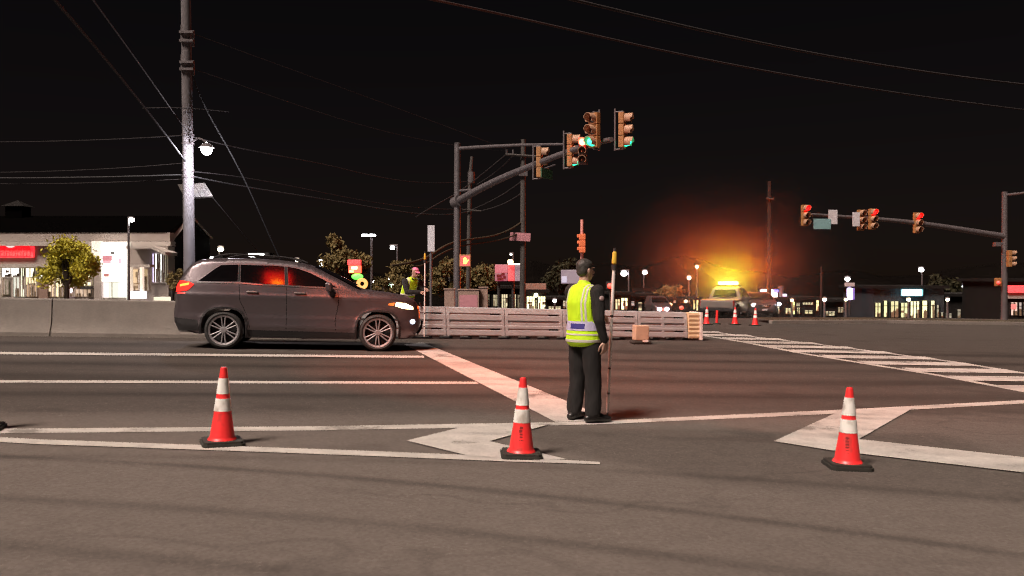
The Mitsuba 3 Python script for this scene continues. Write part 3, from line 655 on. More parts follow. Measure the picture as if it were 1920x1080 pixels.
    for y0, y1, b in ((-.165, -.148, 'mat_silver'), (-.130, -.112, 'mat_silver'), (.148, .165, 'mat_silver'), (.112, .130, 'mat_silver')):
        part('shoulder_stripe', up.trim_by_plane([0, 1., 0], y0).trim_by_plane([0, -1., 0], -y1), b)
    if 'panel' in J:
        z0, z1, y0, y1 = J['panel']; vp_ = vest(.042)
        part('back_panel', vp_.trim_by_plane([0, 0, 1.], z0).trim_by_plane([0, 0, -1.], -z1).trim_by_plane([0, 1., 0], y0).trim_by_plane([0, -1., 0], -y1).trim_by_plane([-1., 0, 0], -0.02), 'mat_navy')
    if 'patch' in J:
        c, d = np.array(J['armR'][0]), np.array(J['armR'][1]); q = c + (d - c)*0.24
        v = (sph((0, 0, 0), 1.0, 20, (.032, .013, .028))).translate((q + [-0.004, -.074, 0]).tolist())
        add('shoulder_patch', v, 'mat_patch', t, smooth=True)
    place()
t = thing('person', 'standing person with dark hair in a yellow safety vest at the stop bar end', 'person')
J1 = dict(torso=[((-.005, 0, .965), (.130, .180, .10)), ((.020, 0, 1.10), (.150, .178, .10)), ((-.005, 0, 1.30), (.140, .195, .13)), ((-.015, 0, 1.415), (.090, .175, .07))],
          neck=(-.005, 0, 1.50), head=(.015, 0, 1.655),
          armL=[(-.01, .205, 1.425), (.06, .27, 1.16), (.33, .165, 1.13)], armR=[(-.01, -.215, 1.425), (-.035, -.275, 1.13), (.045, -.272, .905)],
          handL=((.345, .160, 1.13), (1, -.08, .02), (0, .2, 1.), -1), handR=((.047, -.272, .895), (.10, .03, -1), (0, -1, .05), 1), curlL=.75, curlR=.42,
          legL=[(0, .095, .90), (.015, .125, .50), (-.03, .14, .11)], legR=[(0, -.095, .90), (.03, -.115, .50), (.015, -.12, .11)], toeL=(1, .25, 0), toeR=(1, -.28, 0),
          vest=[((-.01, 0, .90), (.145, .190, .08)), ((.015, 0, 1.10), (.150, .180, .10)), ((-.005, 0, 1.30), (.138, .188, .13)), ((-.015, 0, 1.415), (.090, .175, .07))],
          hem=(0.835, -0.22), bands=[(1.005, 1.105, 'mat_lilac'), (0.955, 0.972, 'mat_silver'), (0.878, 0.908, 'mat_silver')], panel=(1.025, 1.080, -.150, .02), patch=True)
pc = G(1096, 791); person(t, pc, math.radians(36), J1, head_yaw=-0.10)
t = thing('person', 'person with a pink cap and yellow vest leaning over the barrier by the car', 'person')
J2 = dict(torso=[((-.08, 0, .95), (.115, .165, .10)), ((.0, 0, 1.10), (.125, .158, .10)), ((.10, 0, 1.29), (.125, .178, .13)), ((.17, 0, 1.39), (.085, .160, .07))],
          neck=(.235, 0, 1.46), head=(.33, 0, 1.60),
          armL=[(.17, .205, 1.38), (.33, .26, 1.16), (.585, .13, 1.20)], armR=[(.17, -.205, 1.38), (.34, -.25, 1.12), (.585, -.02, 1.12)],
          handL=((.60, .125, 1.20), (1, -.25, 0), (0, .3, 1.), -1), handR=((.60, -.015, 1.12), (1, .2, 0), (0, -.3, 1.), 1), curlL=.8, curlR=.8,
          legL=[(-.08, .095, .90), (-.05, .12, .50), (-.10, .13, .11)], legR=[(-.08, -.095, .90), (0, -.115, .50), (-.02, -.12, .11)], hem=(0.86, 0.0),
          bands=[(1.02, 1.08, 'mat_silver'), (.93, .97, 'mat_silver')])
rodp = G(795.5, 634); rodp = np.array([(795.5-960)/F*21.22, 21.22, gz(-2.1)])
h2 = math.atan2(-.74, .60); c2 = np.array([rodp[0] - .70*math.cos(h2) - .03, rodp[1] - .70*math.sin(h2) + .16, gz(-2.5, 22)])
person(t, c2, h2, J2, head_pitch=0.35, hair=False)
place(mat(c2, h2))
cap = [tm(ell((.325, 0, 1.64), (.108, .092, .092)).trim_by_plane([.35, 0, 1.0], 1.70)), tm(hull([sph((.42, .05, 1.612), .012), sph((.42, -.05, 1.612), .012), sph((.485, .03, 1.585), .010), sph((.485, -.03, 1.585), .010)]))]
add('cap', cap, 'mat_pink', t, smooth=40); place()

def rod(base, lean, h, label):
    t = thing('measuring_rod', label, 'measuring rod'); b = np.array(base, float); d = np.array([*lean, h]); 
    P = lambda q: b + d*q
    add('tip', cyl(P(0.0), P(.03), .010), 'mat_dark_steel', t)
    segs = [(.03, .14, 'mat_rod_white'), (.14, .15, 'mat_gap'), (.15, .29, 'mat_rod_white'), (.29, .30, 'mat_gap'), (.30, .60, 'mat_rod_white'), (.60, .615, 'mat_dark_steel'), (.615, .90, 'mat_rod_white')]
    for a, c, m in segs: add('rod', cyl(P(a), P(c-.001), .0165 if a < .6 else .019), m, t)
    add('clamp', cyl(P(.885), P(.915), .030), 'mat_dark_steel', t)
    add('prism_head', tm(hull([sph(P(.93), .029, 12), sph(P(.985), .026, 12)])), 'mat_prism_yellow', t)
    add('prism_cap', cyl(P(.995), P(1.015), .018), 'mat_dark_steel', t)
rb = G(1139, 783); rt = W(1152.5, 470, rb[1] + 0.02)
rod(rb, (rt[0]-rb[0], 0.02), rt[2]-rb[2], 'tall white measuring rod with yellow head beside the standing person')
rt2 = W(797, 474, 21.22)
rod(rodp, (rt2[0]-rodp[0], 0.0), rt2[2]-rodp[2], 'white measuring rod with yellow head held in front of the barrier by the leaning person')

# ------------------------------------------------------------------ traffic signals
RED, GREEN = (10.0, 0.012, 0.016), (0.03, 2.6, 1.3)
def signal_head(t, c, face, lit=(), h=1.02, tube_side=True, body='mat_signal', lens_sw=0.1):
    """three sections; face: heading the lenses look to. lit: {section: colour}"""
    k = numbered(t + '__signal_head'); place(mat(c, face)); sec = h/3; w = sec*0.50
    for i in range(3):
        z = h/2 - sec*(i + .5)
        add('housing', rbox(-.11, .055, -w, w, z-sec*.485, z+sec*.485, .02), body, k, smooth=30)
        r = sec*.40
        a = np.linspace(math.radians(-45), math.radians(225), 22); V = []; L = .24
        for rr in (r+.012, r+.002):
            for xx in (.05, .05+L):
                cutf = 1.0
                V += [[xx if xx < .1 else .05 + L*(1.0 if math.sin(b) > 0 else .75), rr*math.cos(b), z + rr*math.sin(b)] for b in a]
        n = len(a); Fc = []
        for j in range(n-1):
            for q in (0, 2): Fc.append([q*n+j, q*n+j+1, (q+1)*n+j+1, (q+1)*n+j])
            Fc.append([n+j, n+j+1, 3*n+j+1, 3*n+j]); 
        m = trimesh.Trimesh(np.array(V), np.array([f[:3] for f in Fc] + [[f[0], f[2], f[3]] for f in Fc]), process=False)
        add('visor', m, 'mat_visor', k, smooth=30)
        ls = ell((.056, 0, z), (.19 if i in lit else .035, r*.95, r*.95))
        if i in lit: add('lens', ls, 'mat_emit', k, smooth=True, emit=lit[i], sw=lens_sw)
        else: add('lens', ls, 'mat_lens_off', k, smooth=True)
    if tube_side:
        add('bracket', [cyl((-.24, 0, -h*.56), (-.24, 0, h*.62), .030), cyl((-.24, 0, -h*.53), (0, 0, -h*.53), .024), cyl((-.24, 0, h*.53), (0, 0, h*.53), .024), cyl((0, 0, -h*.53), (0, 0, -h*.49), .04), cyl((0, 0, h*.49), (0, 0, h*.53), .04)], 'mat_galv', k)
    place(); return k
def lampcap(p): return p
t = thing('traffic_signal_mast', 'tall grey signal pole with a mast arm reaching over the road, behind the steel barrier', 'traffic signal')
pb = np.array([(857-960)/F*36, 36, 0]); pb[2] = gz(pb[0], pb[1]); ptop = W(857.5, 270, 36)
add('pole', tube([pb, pb + [0, 0, .4], (pb+ptop)/2, ptop], [.165, .150, .140, .125], 16), 'mat_galv', t)
add('base_flange', tube([pb, pb + [0, 0, .06]], .28, 16), 'mat_galv', t)
add('pole_cap', lathe([(0, .05), (.10, .03), (.14, 0), (0, 0)], 16).apply_translation(ptop), 'mat_galv', t)
arm = spline([W(858, 378, 36), W(940, 335, 32.6), W(1010, 306, 29.5), W(1065, 285, 27.7), W(1146, 262, 25.5)], 30)
add('mast_arm', tube(arm, np.linspace(.155, .075, 30), 14), 'mat_galv', t)
add('arm_flange', tube([W(852, 381, 36.1), W(862, 376, 35.85)], .24, 14), 'mat_galv', t)
add('upper_arm', tube(spline([W(860, 279, 36), W(930, 274.5, 34.6), W(1058, 271, 32.0)], 12), np.linspace(.075, .045, 12), 10), 'mat_galv', t)
add('short_bracket', tube([W(860, 358, 36), W(884, 356, 35.5)], .05, 8), 'mat_galv', t)
signal_head(t, W(1013, 305, 29.4), math.radians(-14), {})
signal_head(t, W(1071, 283, 27.6), math.radians(-16), {2: GREEN})
signal_head(t, W(1113, 245, 25.7), math.radians(222), {2: GREEN})
signal_head(t, W(1168, 245, 25.4), math.radians(-20), {2: GREEN})
rk = signal_head(t, W(1092, 284, 26.6), math.radians(-100), {0: (80.0, 1.6, 0.9)}, h=0.80, tube_side=False, body='mat_dark_steel', lens_sw=1.2)
sg = add('street_sign', prism([(-.42, -.16), (.42, -.16), (.42, .16), (-.42, .16)], -.015, .015).apply_transform(mat(W(1025, 326, 28.9), math.radians(62))), 'mat_sign_green', t, smooth=False)
add('sign_rail', tube([W(1010, 320, 29.4) , W(1041, 309, 28.4)], .022, 6), 'mat_galv', t)
# pedestrian signal on the pole: a red raised hand
k = numbered(t + '__pedestrian_signal'); c = W(872, 489, 35.6); place(mat(c, math.radians(-88)))
add('housing', rbox(-.14, .06, -.24, .24, -.25, .25, .03), 'mat_signal', k)
hd_ = [Polygon([(-.055, -.13), (.05, -.13), (.085, -.03), (.075, .03), (-.07, .03), (-.075, -.03)])]
for i, (xx, hh) in enumerate(((-.056, .11), (-.019, .145), (.018, .135), (.055, .10))): hd_.append(shapely.box(xx-.015, .0, xx+.015, hh))
hd_.append(LineString([(.07, -.06), (.125, .03)]).buffer(.017))
hm = ext(shapely.union_all(hd_), 0, .01); hm.apply_transform(np.array([[0, 0, 1, .062], [1, 0, 0, 0], [0, 1, 0, 0], [0, 0, 0, 1.0]]))
add('hand_symbol', hm, 'mat_emit', k, smooth=False, emit=(14, 2.6, .25), sw=.1)
add('symbol_field', bx(.055, .061, -.20, .20, -.21, .21), 'mat_emit', k, smooth=False, emit=(.75, .012, .01), sw=.05); place()

t = thing('traffic_signal_mast', 'grey signal pole at the right edge with a long mast arm of red signals', 'traffic signal')
YR = 42.7; pb = np.array([(1883.5-960)/F*YR, YR, 0]); pb[2] = gz(pb[0], pb[1]); ptop = W(1882.5, 360, YR)
add('pole', tube([pb, pb + [0, 0, .4], (pb+ptop)/2, ptop], [.17, .15, .14, .125], 16), 'mat_galv', t)
add('base_flange', tube([pb, pb + [0, 0, .10]], .34, 16), 'mat_concrete', t)
arm = spline([W(1881, 443, YR), W(1800, 430, 42.3), W(1725, 419, 42), W(1620, 409, 41.6), W(1505, 401, 41)], 30)
add('mast_arm', tube(arm, np.linspace(.15, .06, 30), 12), 'mat_galv', t)
add('upper_arm', tube([W(1883, 366, YR), W(1935, 360, 41.5)], [.07, .05], 10), 'mat_galv', t)
for (u, v, Y, lit) in ((1509, 404, 40.9, 1), (1614, 413, 41.5, 0), (1635, 411, 41.4, 1), (1719, 418, 41.9, 1)):
    signal_head(t, W(u, v, Y), math.radians(-72), {0: RED} if lit else {}, h=.98, tube_side=False)
signal_head(t, W(1893, 485, 42.3), math.radians(0), {}, h=.80, tube_side=False)
for u, v, w_, h_ in ((1561, 407, .42, .66), (1604.5, 411, .34, .66)):
    add('lane_sign', prism([(-w_/2, -h_/2), (w_/2, -h_/2), (w_/2, h_/2), (-w_/2, h_/2)], -.012, .012).apply_transform(mat(W(u, v, 41.1), 0)), 'mat_sign_white', t, smooth=False)
add('street_sign', prism([(-.42, -.24), (.42, -.24), (.42, .24), (-.42, .24)], -.012, .012).apply_transform(mat(W(1541, 420, 41.0), .12)), 'mat_sign_teal', t, smooth=False)
add('camera_box', [box(W(1869, 458, YR-.1), (.28, .30, .20)), cyl(W(1872, 458, YR-.1), W(1882, 456, YR), .04)], 'mat_galv', t, smooth=False)
add('red_lamp_head', rbox(-.13, .13, -.12, .12, -.2, .2, .03).apply_transform(mat(W(1871, 529, YR-.1))), 'mat_signal', t)
add('red_lamp', sph(W(1872, 530, YR-.24), .085), 'mat_emit', t, emit=(2.2, .07, .05), smooth=True)

# edge-on orange signal on a slim post, behind the standing person
YP = 33.0; t = thing('edge_on_signal', 'orange signal seen edge on atop a slim post, behind the head of the standing person', 'traffic signal')
b0 = W(1091, 519 + CH*F/YP, YP); b0[2] = gz(b0[0], b0[1])
add('post', tube([b0, W(1091, 412, YP)], [.075, .055], 12), 'mat_edge_post', t)
for k_ in range(3):
    z = W(0, 445 + k_*11.8, YP)[2]; x = W(1090, 0, YP)[0]
    add('housing', rbox(x-.10, x+.13, YP-.34, YP-.02, z-.112, z+.112, .02), 'mat_edge_signal', t)
    add('visor', rbox(x-.17, x-.08, YP-.30, YP-.06, z-.02, z+.10, .02), 'mat_edge_signal', t)
# slim grey sign seen nearly edge on
t = thing('narrow_sign', 'narrow grey sign panel on a post, left of the signal pole', 'sign'); YS = 31.0
b0 = W(808, 590, YS); b0[2] = gz(b0[0], b0[1]); add('post', tube([b0, W(808, 424, YS)], .045, 8), 'mat_galv', t)
add('panel', box(W(808.5, 447, YS-.07), (.24, .03, .92)), 'mat_sign_white', t, smooth=False)
add('frame', box(W(814, 447, YS-.05), (.035, .06, .90)), 'mat_dark_steel', t, smooth=False)
# tan roadside cabinets behind the barrier
for lab, u0, u1, v0, Y in (('tan cabinet of two doors just right of the grey signal pole base', 859, 898, 542, 33), ('tan narrow pillar at the right end of the cabinets', 899, 914, 538, 33.2), ('tan cabinet left of the grey signal pole base', 833, 852, 541, 34)):
    t = thing('roadside_cabinet', lab, 'cabinet'); a_, b_ = W(u0, v0, Y), W(u1, v0, Y); g = gz(a_[0], Y)
    add('case', bx(a_[0], b_[0], Y, Y+.5, g-.05, a_[2]-.04), 'mat_cabinet', t, smooth=False)
    add('lid', bx(a_[0]-.03, b_[0]+.03, Y-.03, Y+.53, a_[2]-.038, a_[2]), 'mat_cabinet', t, smooth=False)
    if u1-u0 > 30: add('door', bx(a_[0]+.05, b_[0]-.05, Y-.012, Y-.001, g+.15, a_[2]-.22), 'mat_sign_pink', t, smooth=False)

# ------------------------------------------------------------------ poles and wires
t = thing('utility_pole', 'tall round utility pole behind the left wall, brightly lit below its street lamp', 'utility pole')
YU = 26.0; b0 = W(355, 700, YU); b0[2] = gz(b0[0], b0[1])-.3
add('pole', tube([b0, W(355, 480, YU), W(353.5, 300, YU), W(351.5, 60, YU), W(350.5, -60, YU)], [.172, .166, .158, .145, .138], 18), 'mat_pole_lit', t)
for v in (62, 78, 118, 131): add('crossarm_bracket', [box(W(352, v, YU-.18), (.40, .12, .07)), box(W(343, v-6, YU-.1), (.05, .05, .26)), box(W(364, v+4, YU-.1), (.08, .07, .22))], 'mat_galv', t, smooth=False)
for v in (252, 268, 318, 330): add('band_clamp', tube([W(353.6, v, YU), W(353.6, v+4, YU)], .175, 16), 'mat_galv', t)

def lamp_head(t, c, r, emit, sw=.003, cap=True):
    add('lamp', ell(c, (r*.8, r*.8, r*.65)), 'mat_emit', t, emit=emit, sw=sw, smooth=True)
t = thing('street_lamp', 'bright white bell shaped street lamp on an arm right of the utility pole', 'street lamp')
lc = W(388.5, 279, YU - 1.1)
add('arm', tube(spline([W(356, 270, YU-.15), W(368, 262, YU-.5), W(380, 262, YU-.95), W(388, 268, YU-1.1)], 12), .028, 8), 'mat_galv', t)
add('shade', lathe([(0.03, .16), (.10, .14), (.20, .04), (.215, .02), (.20, .018), (0.03, .03)], 24).apply_translation(lc), 'mat_galv', t)
scene[numbered(t + '__globe')] = {'type': 'sphere', 'center': (lc - [0, 0, .035]).tolist(), 'radius': .155, 'bsdf': {'type': 'ref', 'id': 'mat_emit'}, 'emitter': {'type': 'area', 'radiance': {'type': 'rgb', 'value': [1150.0, 1090.0, 1180.0]}, 'sampling_weight': 6.0}}
t = thing('tilted_panel', 'tilted grey solar panel fixed to the utility pole below the street lamp', 'solar panel')
c = [W(334, 346, YU+.75), W(385, 343, YU+.75), W(400, 368, YU+.25), W(347, 371, YU+.25)]
V = np.array(c + [p + [0, .04, -.04] for p in c]); Fc = [[0, 1, 2], [0, 2, 3], [4, 6, 5], [4, 7, 6]] + [f for i in range(4) for f in ([i, i+4, (i+1) % 4 + 4], [i, (i+1) % 4 + 4, (i+1) % 4])]
m = trimesh.Trimesh(V, Fc, process=False); m.fix_normals(); add('panel', m, 'mat_solar', t, smooth=False)
for q in (.2, .4, .6, .8):
    p0, p1 = c[0]*(1-q) + c[1]*q, c[3]*(1-q) + c[2]*q
    add('rib', tube([p0 - [0, .012, 0], p1 - [0, .012, 0]], .014, 6), 'mat_galv', t)
def wpole(label, u0, vt, vb, Y, r, mt='mat_pole_wood', u1=None):
    t = thing('utility_pole', label, 'utility pole'); u1 = u0 if u1 is None else u1
    a, b = W(u1, vt, Y), W(u0, vb, Y); b[2] = gz(b[0], b[1]) - .2
    add('pole', tube([b, (a+b)/2, a], [r, r*.9, r*.75], 12), mt, t); return t, Y
t, Y = wpole('wooden utility pole with a short crossarm, right of the grey signal mast', 980, 262, 590, 46, .16, u1=981)
add('crossarm', tube([W(947, 290, Y-.2), W(1006, 294, Y-.2)], .07, 6), 'mat_pole_wood', t)
for u in (950, 962, 1000): add('insulator', tube([W(u, 291, Y-.2), W(u, 281, Y-.2)], .05, 8), 'mat_galv', t)
add('fixture', box(W(981, 325, Y-.15), (.45, .2, .3)), 'mat_galv', t, smooth=False)
t2 = thing('pole_sign', 'pinkish rectangular sign panel fixed to the wooden utility pole', 'sign')
add('panel', prism([(-.55, -.19), (.52, -.24), (.56, .18), (-.50, .24)], -.02, .02).apply_transform(mat(W(975, 444, 45.7), 0)), 'mat_sign_pink', t2, smooth=False)
t, Y = wpole('thin wooden utility pole directly right of the grey signal pole', 877, 335, 590, 47, .13, u1=881)
add('top_pin', tube([W(881, 335, Y), W(885, 294, Y)], [.10, .07], 8), 'mat_pole_wood', t)
add('transformer', tube([W(884, 343, Y-.3), W(884, 323, Y-.3)], .19, 12), 'mat_galv', t)
add('crossarm', tube([W(866, 393, Y-.2), W(902, 396, Y-.2)], .05, 6), 'mat_pole_wood', t)
t, Y = wpole('tall dark utility pole far off, above the orange truck light', 1442, 340, 590, 62, .17, 'mat_pole_far')
add('crossarm', tube([W(1436, 372, Y-.2), W(1450, 374, Y-.2)], .07, 6), 'mat_pole_wood', t)
t, Y = wpole('thin dark pole far off, left of the white banner sign', 1540, 500, 592, 58, .10, 'mat_pole_far')
def wire(label, pts, r=.02, m='mat_wire', n=40):
    k = add('overhead_wire', tube(spline([W(*p) for p in pts], n), r, 6), m, smooth=True); tag(k, label, 'wire')
wire('thick overhead cable slanting from the upper left to the lit part of the utility pole', [(85, -22, 13), (215, 130, 18), (349, 303, 25.9)], .030, 'mat_guy')
wire('thinner overhead cable slanting parallel, above the thick one, to the utility pole', [(160, -22, 12), (252, 105, 17.5), (345, 238, 25.9)], .016)
wire('guy wire slanting down right of the street lamp to behind the car roof', [(362, 140, 26), (400, 228, 26.8), (432, 285, 27.4), (466, 352, 28.4), (526, 487, 31)], .024, 'mat_guy')
wire('thin guy wire from the tilted panel down to the right', [(392, 362, 26.5), (440, 420, 28), (482, 470, 30)], .016)
wire('level overhead cable at left, joining the pole under its bright top', [(-40, 334, 30), (150, 333, 28), (351, 328, 25.9)], .026, 'mat_guy')
wire('faint level wire just above the bright cable at left', [(-40, 324, 30), (180, 318, 28), (348, 306, 25.9)], .014)
wire('faint wire just below the bright level cable at left', [(-40, 345, 30), (180, 343, 28), (348, 336, 25.9)], .014)
wire('faint upper wire running level to the pole at left', [(-40, 267, 30), (180, 263, 28), (350, 254, 25.9)], .014)
wire('short faint wire crossing the utility pole above the lamp', [(270, 204, 26.3), (352, 204, 25.8), (430, 211, 26.5)], .014)
wire('cable leaving the pole to the right just under its bright top', [(358, 330, 25.9), (470, 352, 30), (640, 379, 36), (790, 401, 42), (876, 397, 46.7)], .024, 'mat_guy')
wire('thinner cable right of the pole above the brighter one', [(358, 322, 25.9), (560, 352, 33), (740, 385, 41), (876, 392, 46.8)], .015)
wire('faint wire passing behind the street lamp towards the signal mast', [(358, 256, 25.9), (440, 276, 28), (600, 307, 34), (740, 337, 41), (880, 340, 46.8)], .018)
wire('faint wire from the upper bracket of the pole to the right', [(362, 130, 26), (450, 160, 29), (640, 224, 36), (950, 284, 45.8)], .010)
wire('faint wire from the top bracket of the pole to the right', [(362, 64, 26), (450, 96, 29), (640, 165, 36), (952, 281, 45.8)], .010)
wire('upper of two long wires sagging across the top right sky', [(1030, -9, 16), (1300, 55, 19), (1500, 97, 22), (1700, 131, 25), (1960, 164, 29)], .030)
wire('lower of two long wires sagging across the top right sky', [(770, -7, 16), (1000, 42, 18), (1250, 98, 21), (1500, 146, 24), (1700, 178, 27), (1960, 212, 31)], .025)
wire('upper yellowish cable bundle sagging from the wooden pole to the left', [(735, 498, 34), (803, 481, 37), (878, 449, 43), (925, 442, 44.5), (955, 431, 45.4), (979, 416, 46)], .050, 'mat_cable')
wire('lower yellowish cable bundle sagging from the wooden pole to the left', [(770, 500, 34), (803, 492, 37), (878, 459, 43), (925, 452, 44.5), (979, 434, 46)], .036, 'mat_cable')
wire('wire from the crossarm of the wooden pole down past the thin pole', [(780, 407, 40), (840, 372, 43), (885, 342, 46), (949, 290, 46)], .026)
wire('wire from the wooden pole to the small crossarm of the thin pole', [(885, 393, 46.8), (930, 372, 46.5), (978, 340, 46)], .026)
wire('wire below it from the wooden pole to the thin pole', [(898, 396, 46.8), (940, 384, 46.5), (978, 362, 46)], .026)
wire('wire from the crossarm of the wooden pole to the transformer', [(884, 352, 46.8), (930, 322, 46.5), (962, 292, 46)], .020)

# ------------------------------------------------------------------ lot lamps far off
def lot_lamp(label, u, v, Y, r=.16, emit=(14, 13.5, 13), pole=True, up=None, vb=590, kind='lot_lamp', group=None, sw=.003):
    t = thing(kind, label, 'lamp', group); c = W(u, v, Y)
    lamp_head(t, c, r, emit, sw)
    up = u if up is None else up; q = W(up, v, Y)
    if pole:
        b = W(up, vb, Y); b[2] = gz(b[0], b[1])
        top = np.array([q[0], Y+.05, c[2] + r*.8])
        add('pole', tube([b, top], [.09, .06], 8), 'mat_galv', t)
    add('housing', tm(hull([sph((c[0], Y, c[2] + r*.9), .07, 8), sph((c[0] + r*.8, Y, c[2] + r*.75), .05, 8), sph((c[0] - r*.8, Y, c[2] + r*.75), .05, 8), sph((q[0], Y+.05, c[2]+r*.9), .06, 8)])), 'mat_galv', t)
WHITE, WARM = (16, 15.5, 15), (14, 12, 8)
lot_lamp('white lot lamp on a thin pole in front of the left store', 247.5, 413, 50, .17, (600, 570, 520), up=241, sw=.3)
t = thing('lot_lamp', 'double headed flat white lot lamp above the leafy tree', 'lamp'); Y = 75
for u in (685, 698): add('lamp', rbox(-.30, .30, -.2, .2, -.11, .11, .08).apply_translation(W(u, 441.5, Y)), 'mat_emit', t, emit=(14, 14, 14.5), smooth=True)
add('pole', tube([W(697, 592, Y), W(697, 446, Y)], [.13, .09], 8), 'mat_galv', t)
lot_lamp('white lot lamp on a pole right of the double headed lamp', 736, 464.5, 75, .26, WHITE, up=745)
lot_lamp('white lamp just right of the utility pole, above the car tail', 414, 467.5, 80, .34, WARM, up=411)
for lab, u, v, w_ in (('long flat white canopy light above the middle of the car roof', 481, 478.5, .62), ('short flat white canopy light near the rear of the car roof', 393, 485, .38)):
    t = thing('canopy_light', lab, 'lamp'); add('lens', rbox(-w_, w_, -.3, .3, -.15, .15, .08).apply_translation(W(u, v, 76)), 'mat_emit', t, emit=(9, 9, 8.5))
    add('canopy', bx(W(u-22, 0, 76)[0], W(u+22, 0, 76)[0], 76.4, 78, W(0, v+2, 76)[2], W(0, v-5, 76)[2]), 'mat_shop_dark', t, smooth=False)
lot_lamp('small white lamp above the front of the car roof', 557, 488, 80, .24, WARM, up=560)
t = thing('lit_sign', 'small white and blue lit sign left of the leafy tree', 'sign'); c = W(604, 494, 70)
add('white_panel', bx(c[0]-.22, c[0]+.22, 69.9, 70.1, c[2]-.22, c[2]+.30), 'mat_emit', t, smooth=False, emit=(7, 7.5, 8))
add('blue_panel', bx(c[0]-.22, c[0]+.25, 69.9, 70.1, c[2]-.56, c[2]-.24), 'mat_emit', t, smooth=False, emit=(.35, .8, 2.5))
add('post', cyl(W(604, 590, 70.3), W(604, 490, 70.3), .06), 'mat_galv', t)
lot_lamp('white lamp above the car hood, left of the leaning person', 704, 529, 70, .26, WHITE)
lot_lamp('white lamp left of the leaning person, upper of two', 732, 521.5, 70, .24, WHITE)
lot_lamp('greenish white lamp left of the leaning person, lower of two', 734, 537, 66, .32, (7, 12, 8))
lot_lamp('white lamp left of the grey signal pole, right of the narrow sign', 842, 503, 60, .15, WHITE)
lot_lamp('brightest white lot lamp right of the measuring rod', 1170, 513, 80, .36, (20, 20, 20), up=1179)
lot_lamp('white lot lamp second right of the measuring rod', 1209, 511, 85, .30, WHITE, up=1207)
lot_lamp('pale lamp up left of the orange truck light', 1307, 500.5, 90, .22, (10, 8.5, 5))
lot_lamp('pinkish lamp left of the orange truck light', 1292, 521, 85, .25, (11, 8.5, 6))
lot_lamp('white lot lamp over the shop with the cyan sign', 1727, 506, 80, .30, WHITE, up=1729)
lot_lamp('white lot lamp above the purple banner sign', 1589, 523.5, 72, .26, WHITE)
lot_lamp('white lot lamp left of the right signal pole', 1809, 537, 75, .27, WHITE)
lot_lamp('orange lamp near the foot of the right signal pole', 1831, 560, 70, .22, (12, 6, 2))
lot_lamp('small white lamp right of the shop windows', 1777, 562, 65, .17, WARM)
lot_lamp('small yellowish lamp under the cyan shop sign', 1704, 562, 64, .19, (11, 10.5, 5))
lot_lamp('small white lamp right of the far dark thin pole', 1546, 562, 62, .18, WARM)
lot_lamp('small yellowish lamp at the left of the yellow canopy', 1485, 563, 62, .15, (11, 10, 5))
lot_lamp('small yellowish lamp under the purple banner sign', 1586, 562, 62, .15, (11, 10, 5))
lot_lamp('small white lamp low beyond the barrier, second from the measuring rod', 1040, 564, 70, .20, WHITE)
lot_lamp('tiny white lamp above the red sign by the wooden pole', 958, 477, 70, .13, (5, 4.6, 4.2), pole=True, up=962)

# ------------------------------------------------------------------ signs
t = thing('pylon_sign', 'stacked neon pylon sign in red, green and amber in front of the leafy tree', 'sign'); Y = 55
def plate(t, name, u0, u1, v0, v1, Y, emit, sw=.003, dy=.12, r=None):
    a, b = W(u0, v1, Y), W(u1, v0, Y)
    add(name, rbox(a[0], b[0], Y-dy, Y+dy, a[2], b[2], r or .03), 'mat_emit', t, emit=emit, sw=sw)
plate(t, 'red_panel', 652, 677, 487, 497, Y, (1.6, .02, .03))
plate(t, 'orange_panel', 654, 678, 498, 512, Y, (2.2, .16, .05))
plate(t, 'bright_letters', 659, 670, 500, 505, Y-.14, (8, 3.5, 1.6), dy=.03, r=.02); plate(t, 'bright_letters', 655, 663, 507, 511, Y-.14, (8, 3.0, .6), dy=.03, r=.02)
add('green_oval', ell(W(670, 518.5, Y), (.37, .12, .20)), 'mat_emit', t, emit=(.25, 2.2, .15), smooth=True)
ring = Point(0, 0).buffer(.35, 24).difference(Point(0, 0).buffer(.14, 24))
add('amber_ring', prism(ring, -.08, .08).apply_translation(W(679, 532, Y)), 'mat_emit', t, smooth=False, emit=(1.6, .60, .10), sw=.01)
add('post', cyl(W(668, 592, Y+.25), W(668, 487, Y+.25), .10), 'mat_dark_steel', t)
t = thing('lit_billboard', 'red and lilac lit billboard left of the wooden utility pole', 'sign'); Y = 52
plate(t, 'pink_panel', 928, 952, 496, 512, Y, (.55, .055, .10)); plate(t, 'dark_panel', 928, 952, 512.5, 527, Y, (.32, .03, .07))
plate(t, 'red_panel', 952.3, 965, 496, 527, Y, (.85, .01, .03)); plate(t, 'lilac_panel', 965.3, 985, 496, 527, Y, (.22, .10, .14))
add('blotch', [box(W(u, v, Y-.15), (s_, .02, .16)) for u, v, s_ in ((936, 517, .28), (943, 514, .2), (938, 523, .35), (946, 520, .15))], 'mat_stencil', t, smooth=False)
add('top_light', rbox(-.45, .42, -.1, .1, -.04, .04, .03).apply_translation(W(967, 495, Y-.25)), 'mat_emit', t, emit=(2.5, 2.1, 1.6))
add('lamp', ell(W(957, 491, Y-.2), (.18, .14, .16)), 'mat_emit', t, emit=(5, 2.8, 1.4), smooth=True)
for u in (935, 962): add('post', cyl(W(u, 592, Y+.3), W(u, 500, Y+.3), .09), 'mat_dark_steel', t)
t = thing('lit_billboard', 'lilac lit board at the left of the standing person', 'sign'); Y = 48
plate(t, 'board', 1052, 1094, 506, 532, Y, (.20, .125, .17)); plate(t, 'bright_edge', 1053, 1063, 518, 530, Y-.1, (.55, .48, .62), dy=.05); add('post', cyl(W(1075, 592, Y+.2), W(1075, 520, Y+.2), .09), 'mat_dark_steel', t)
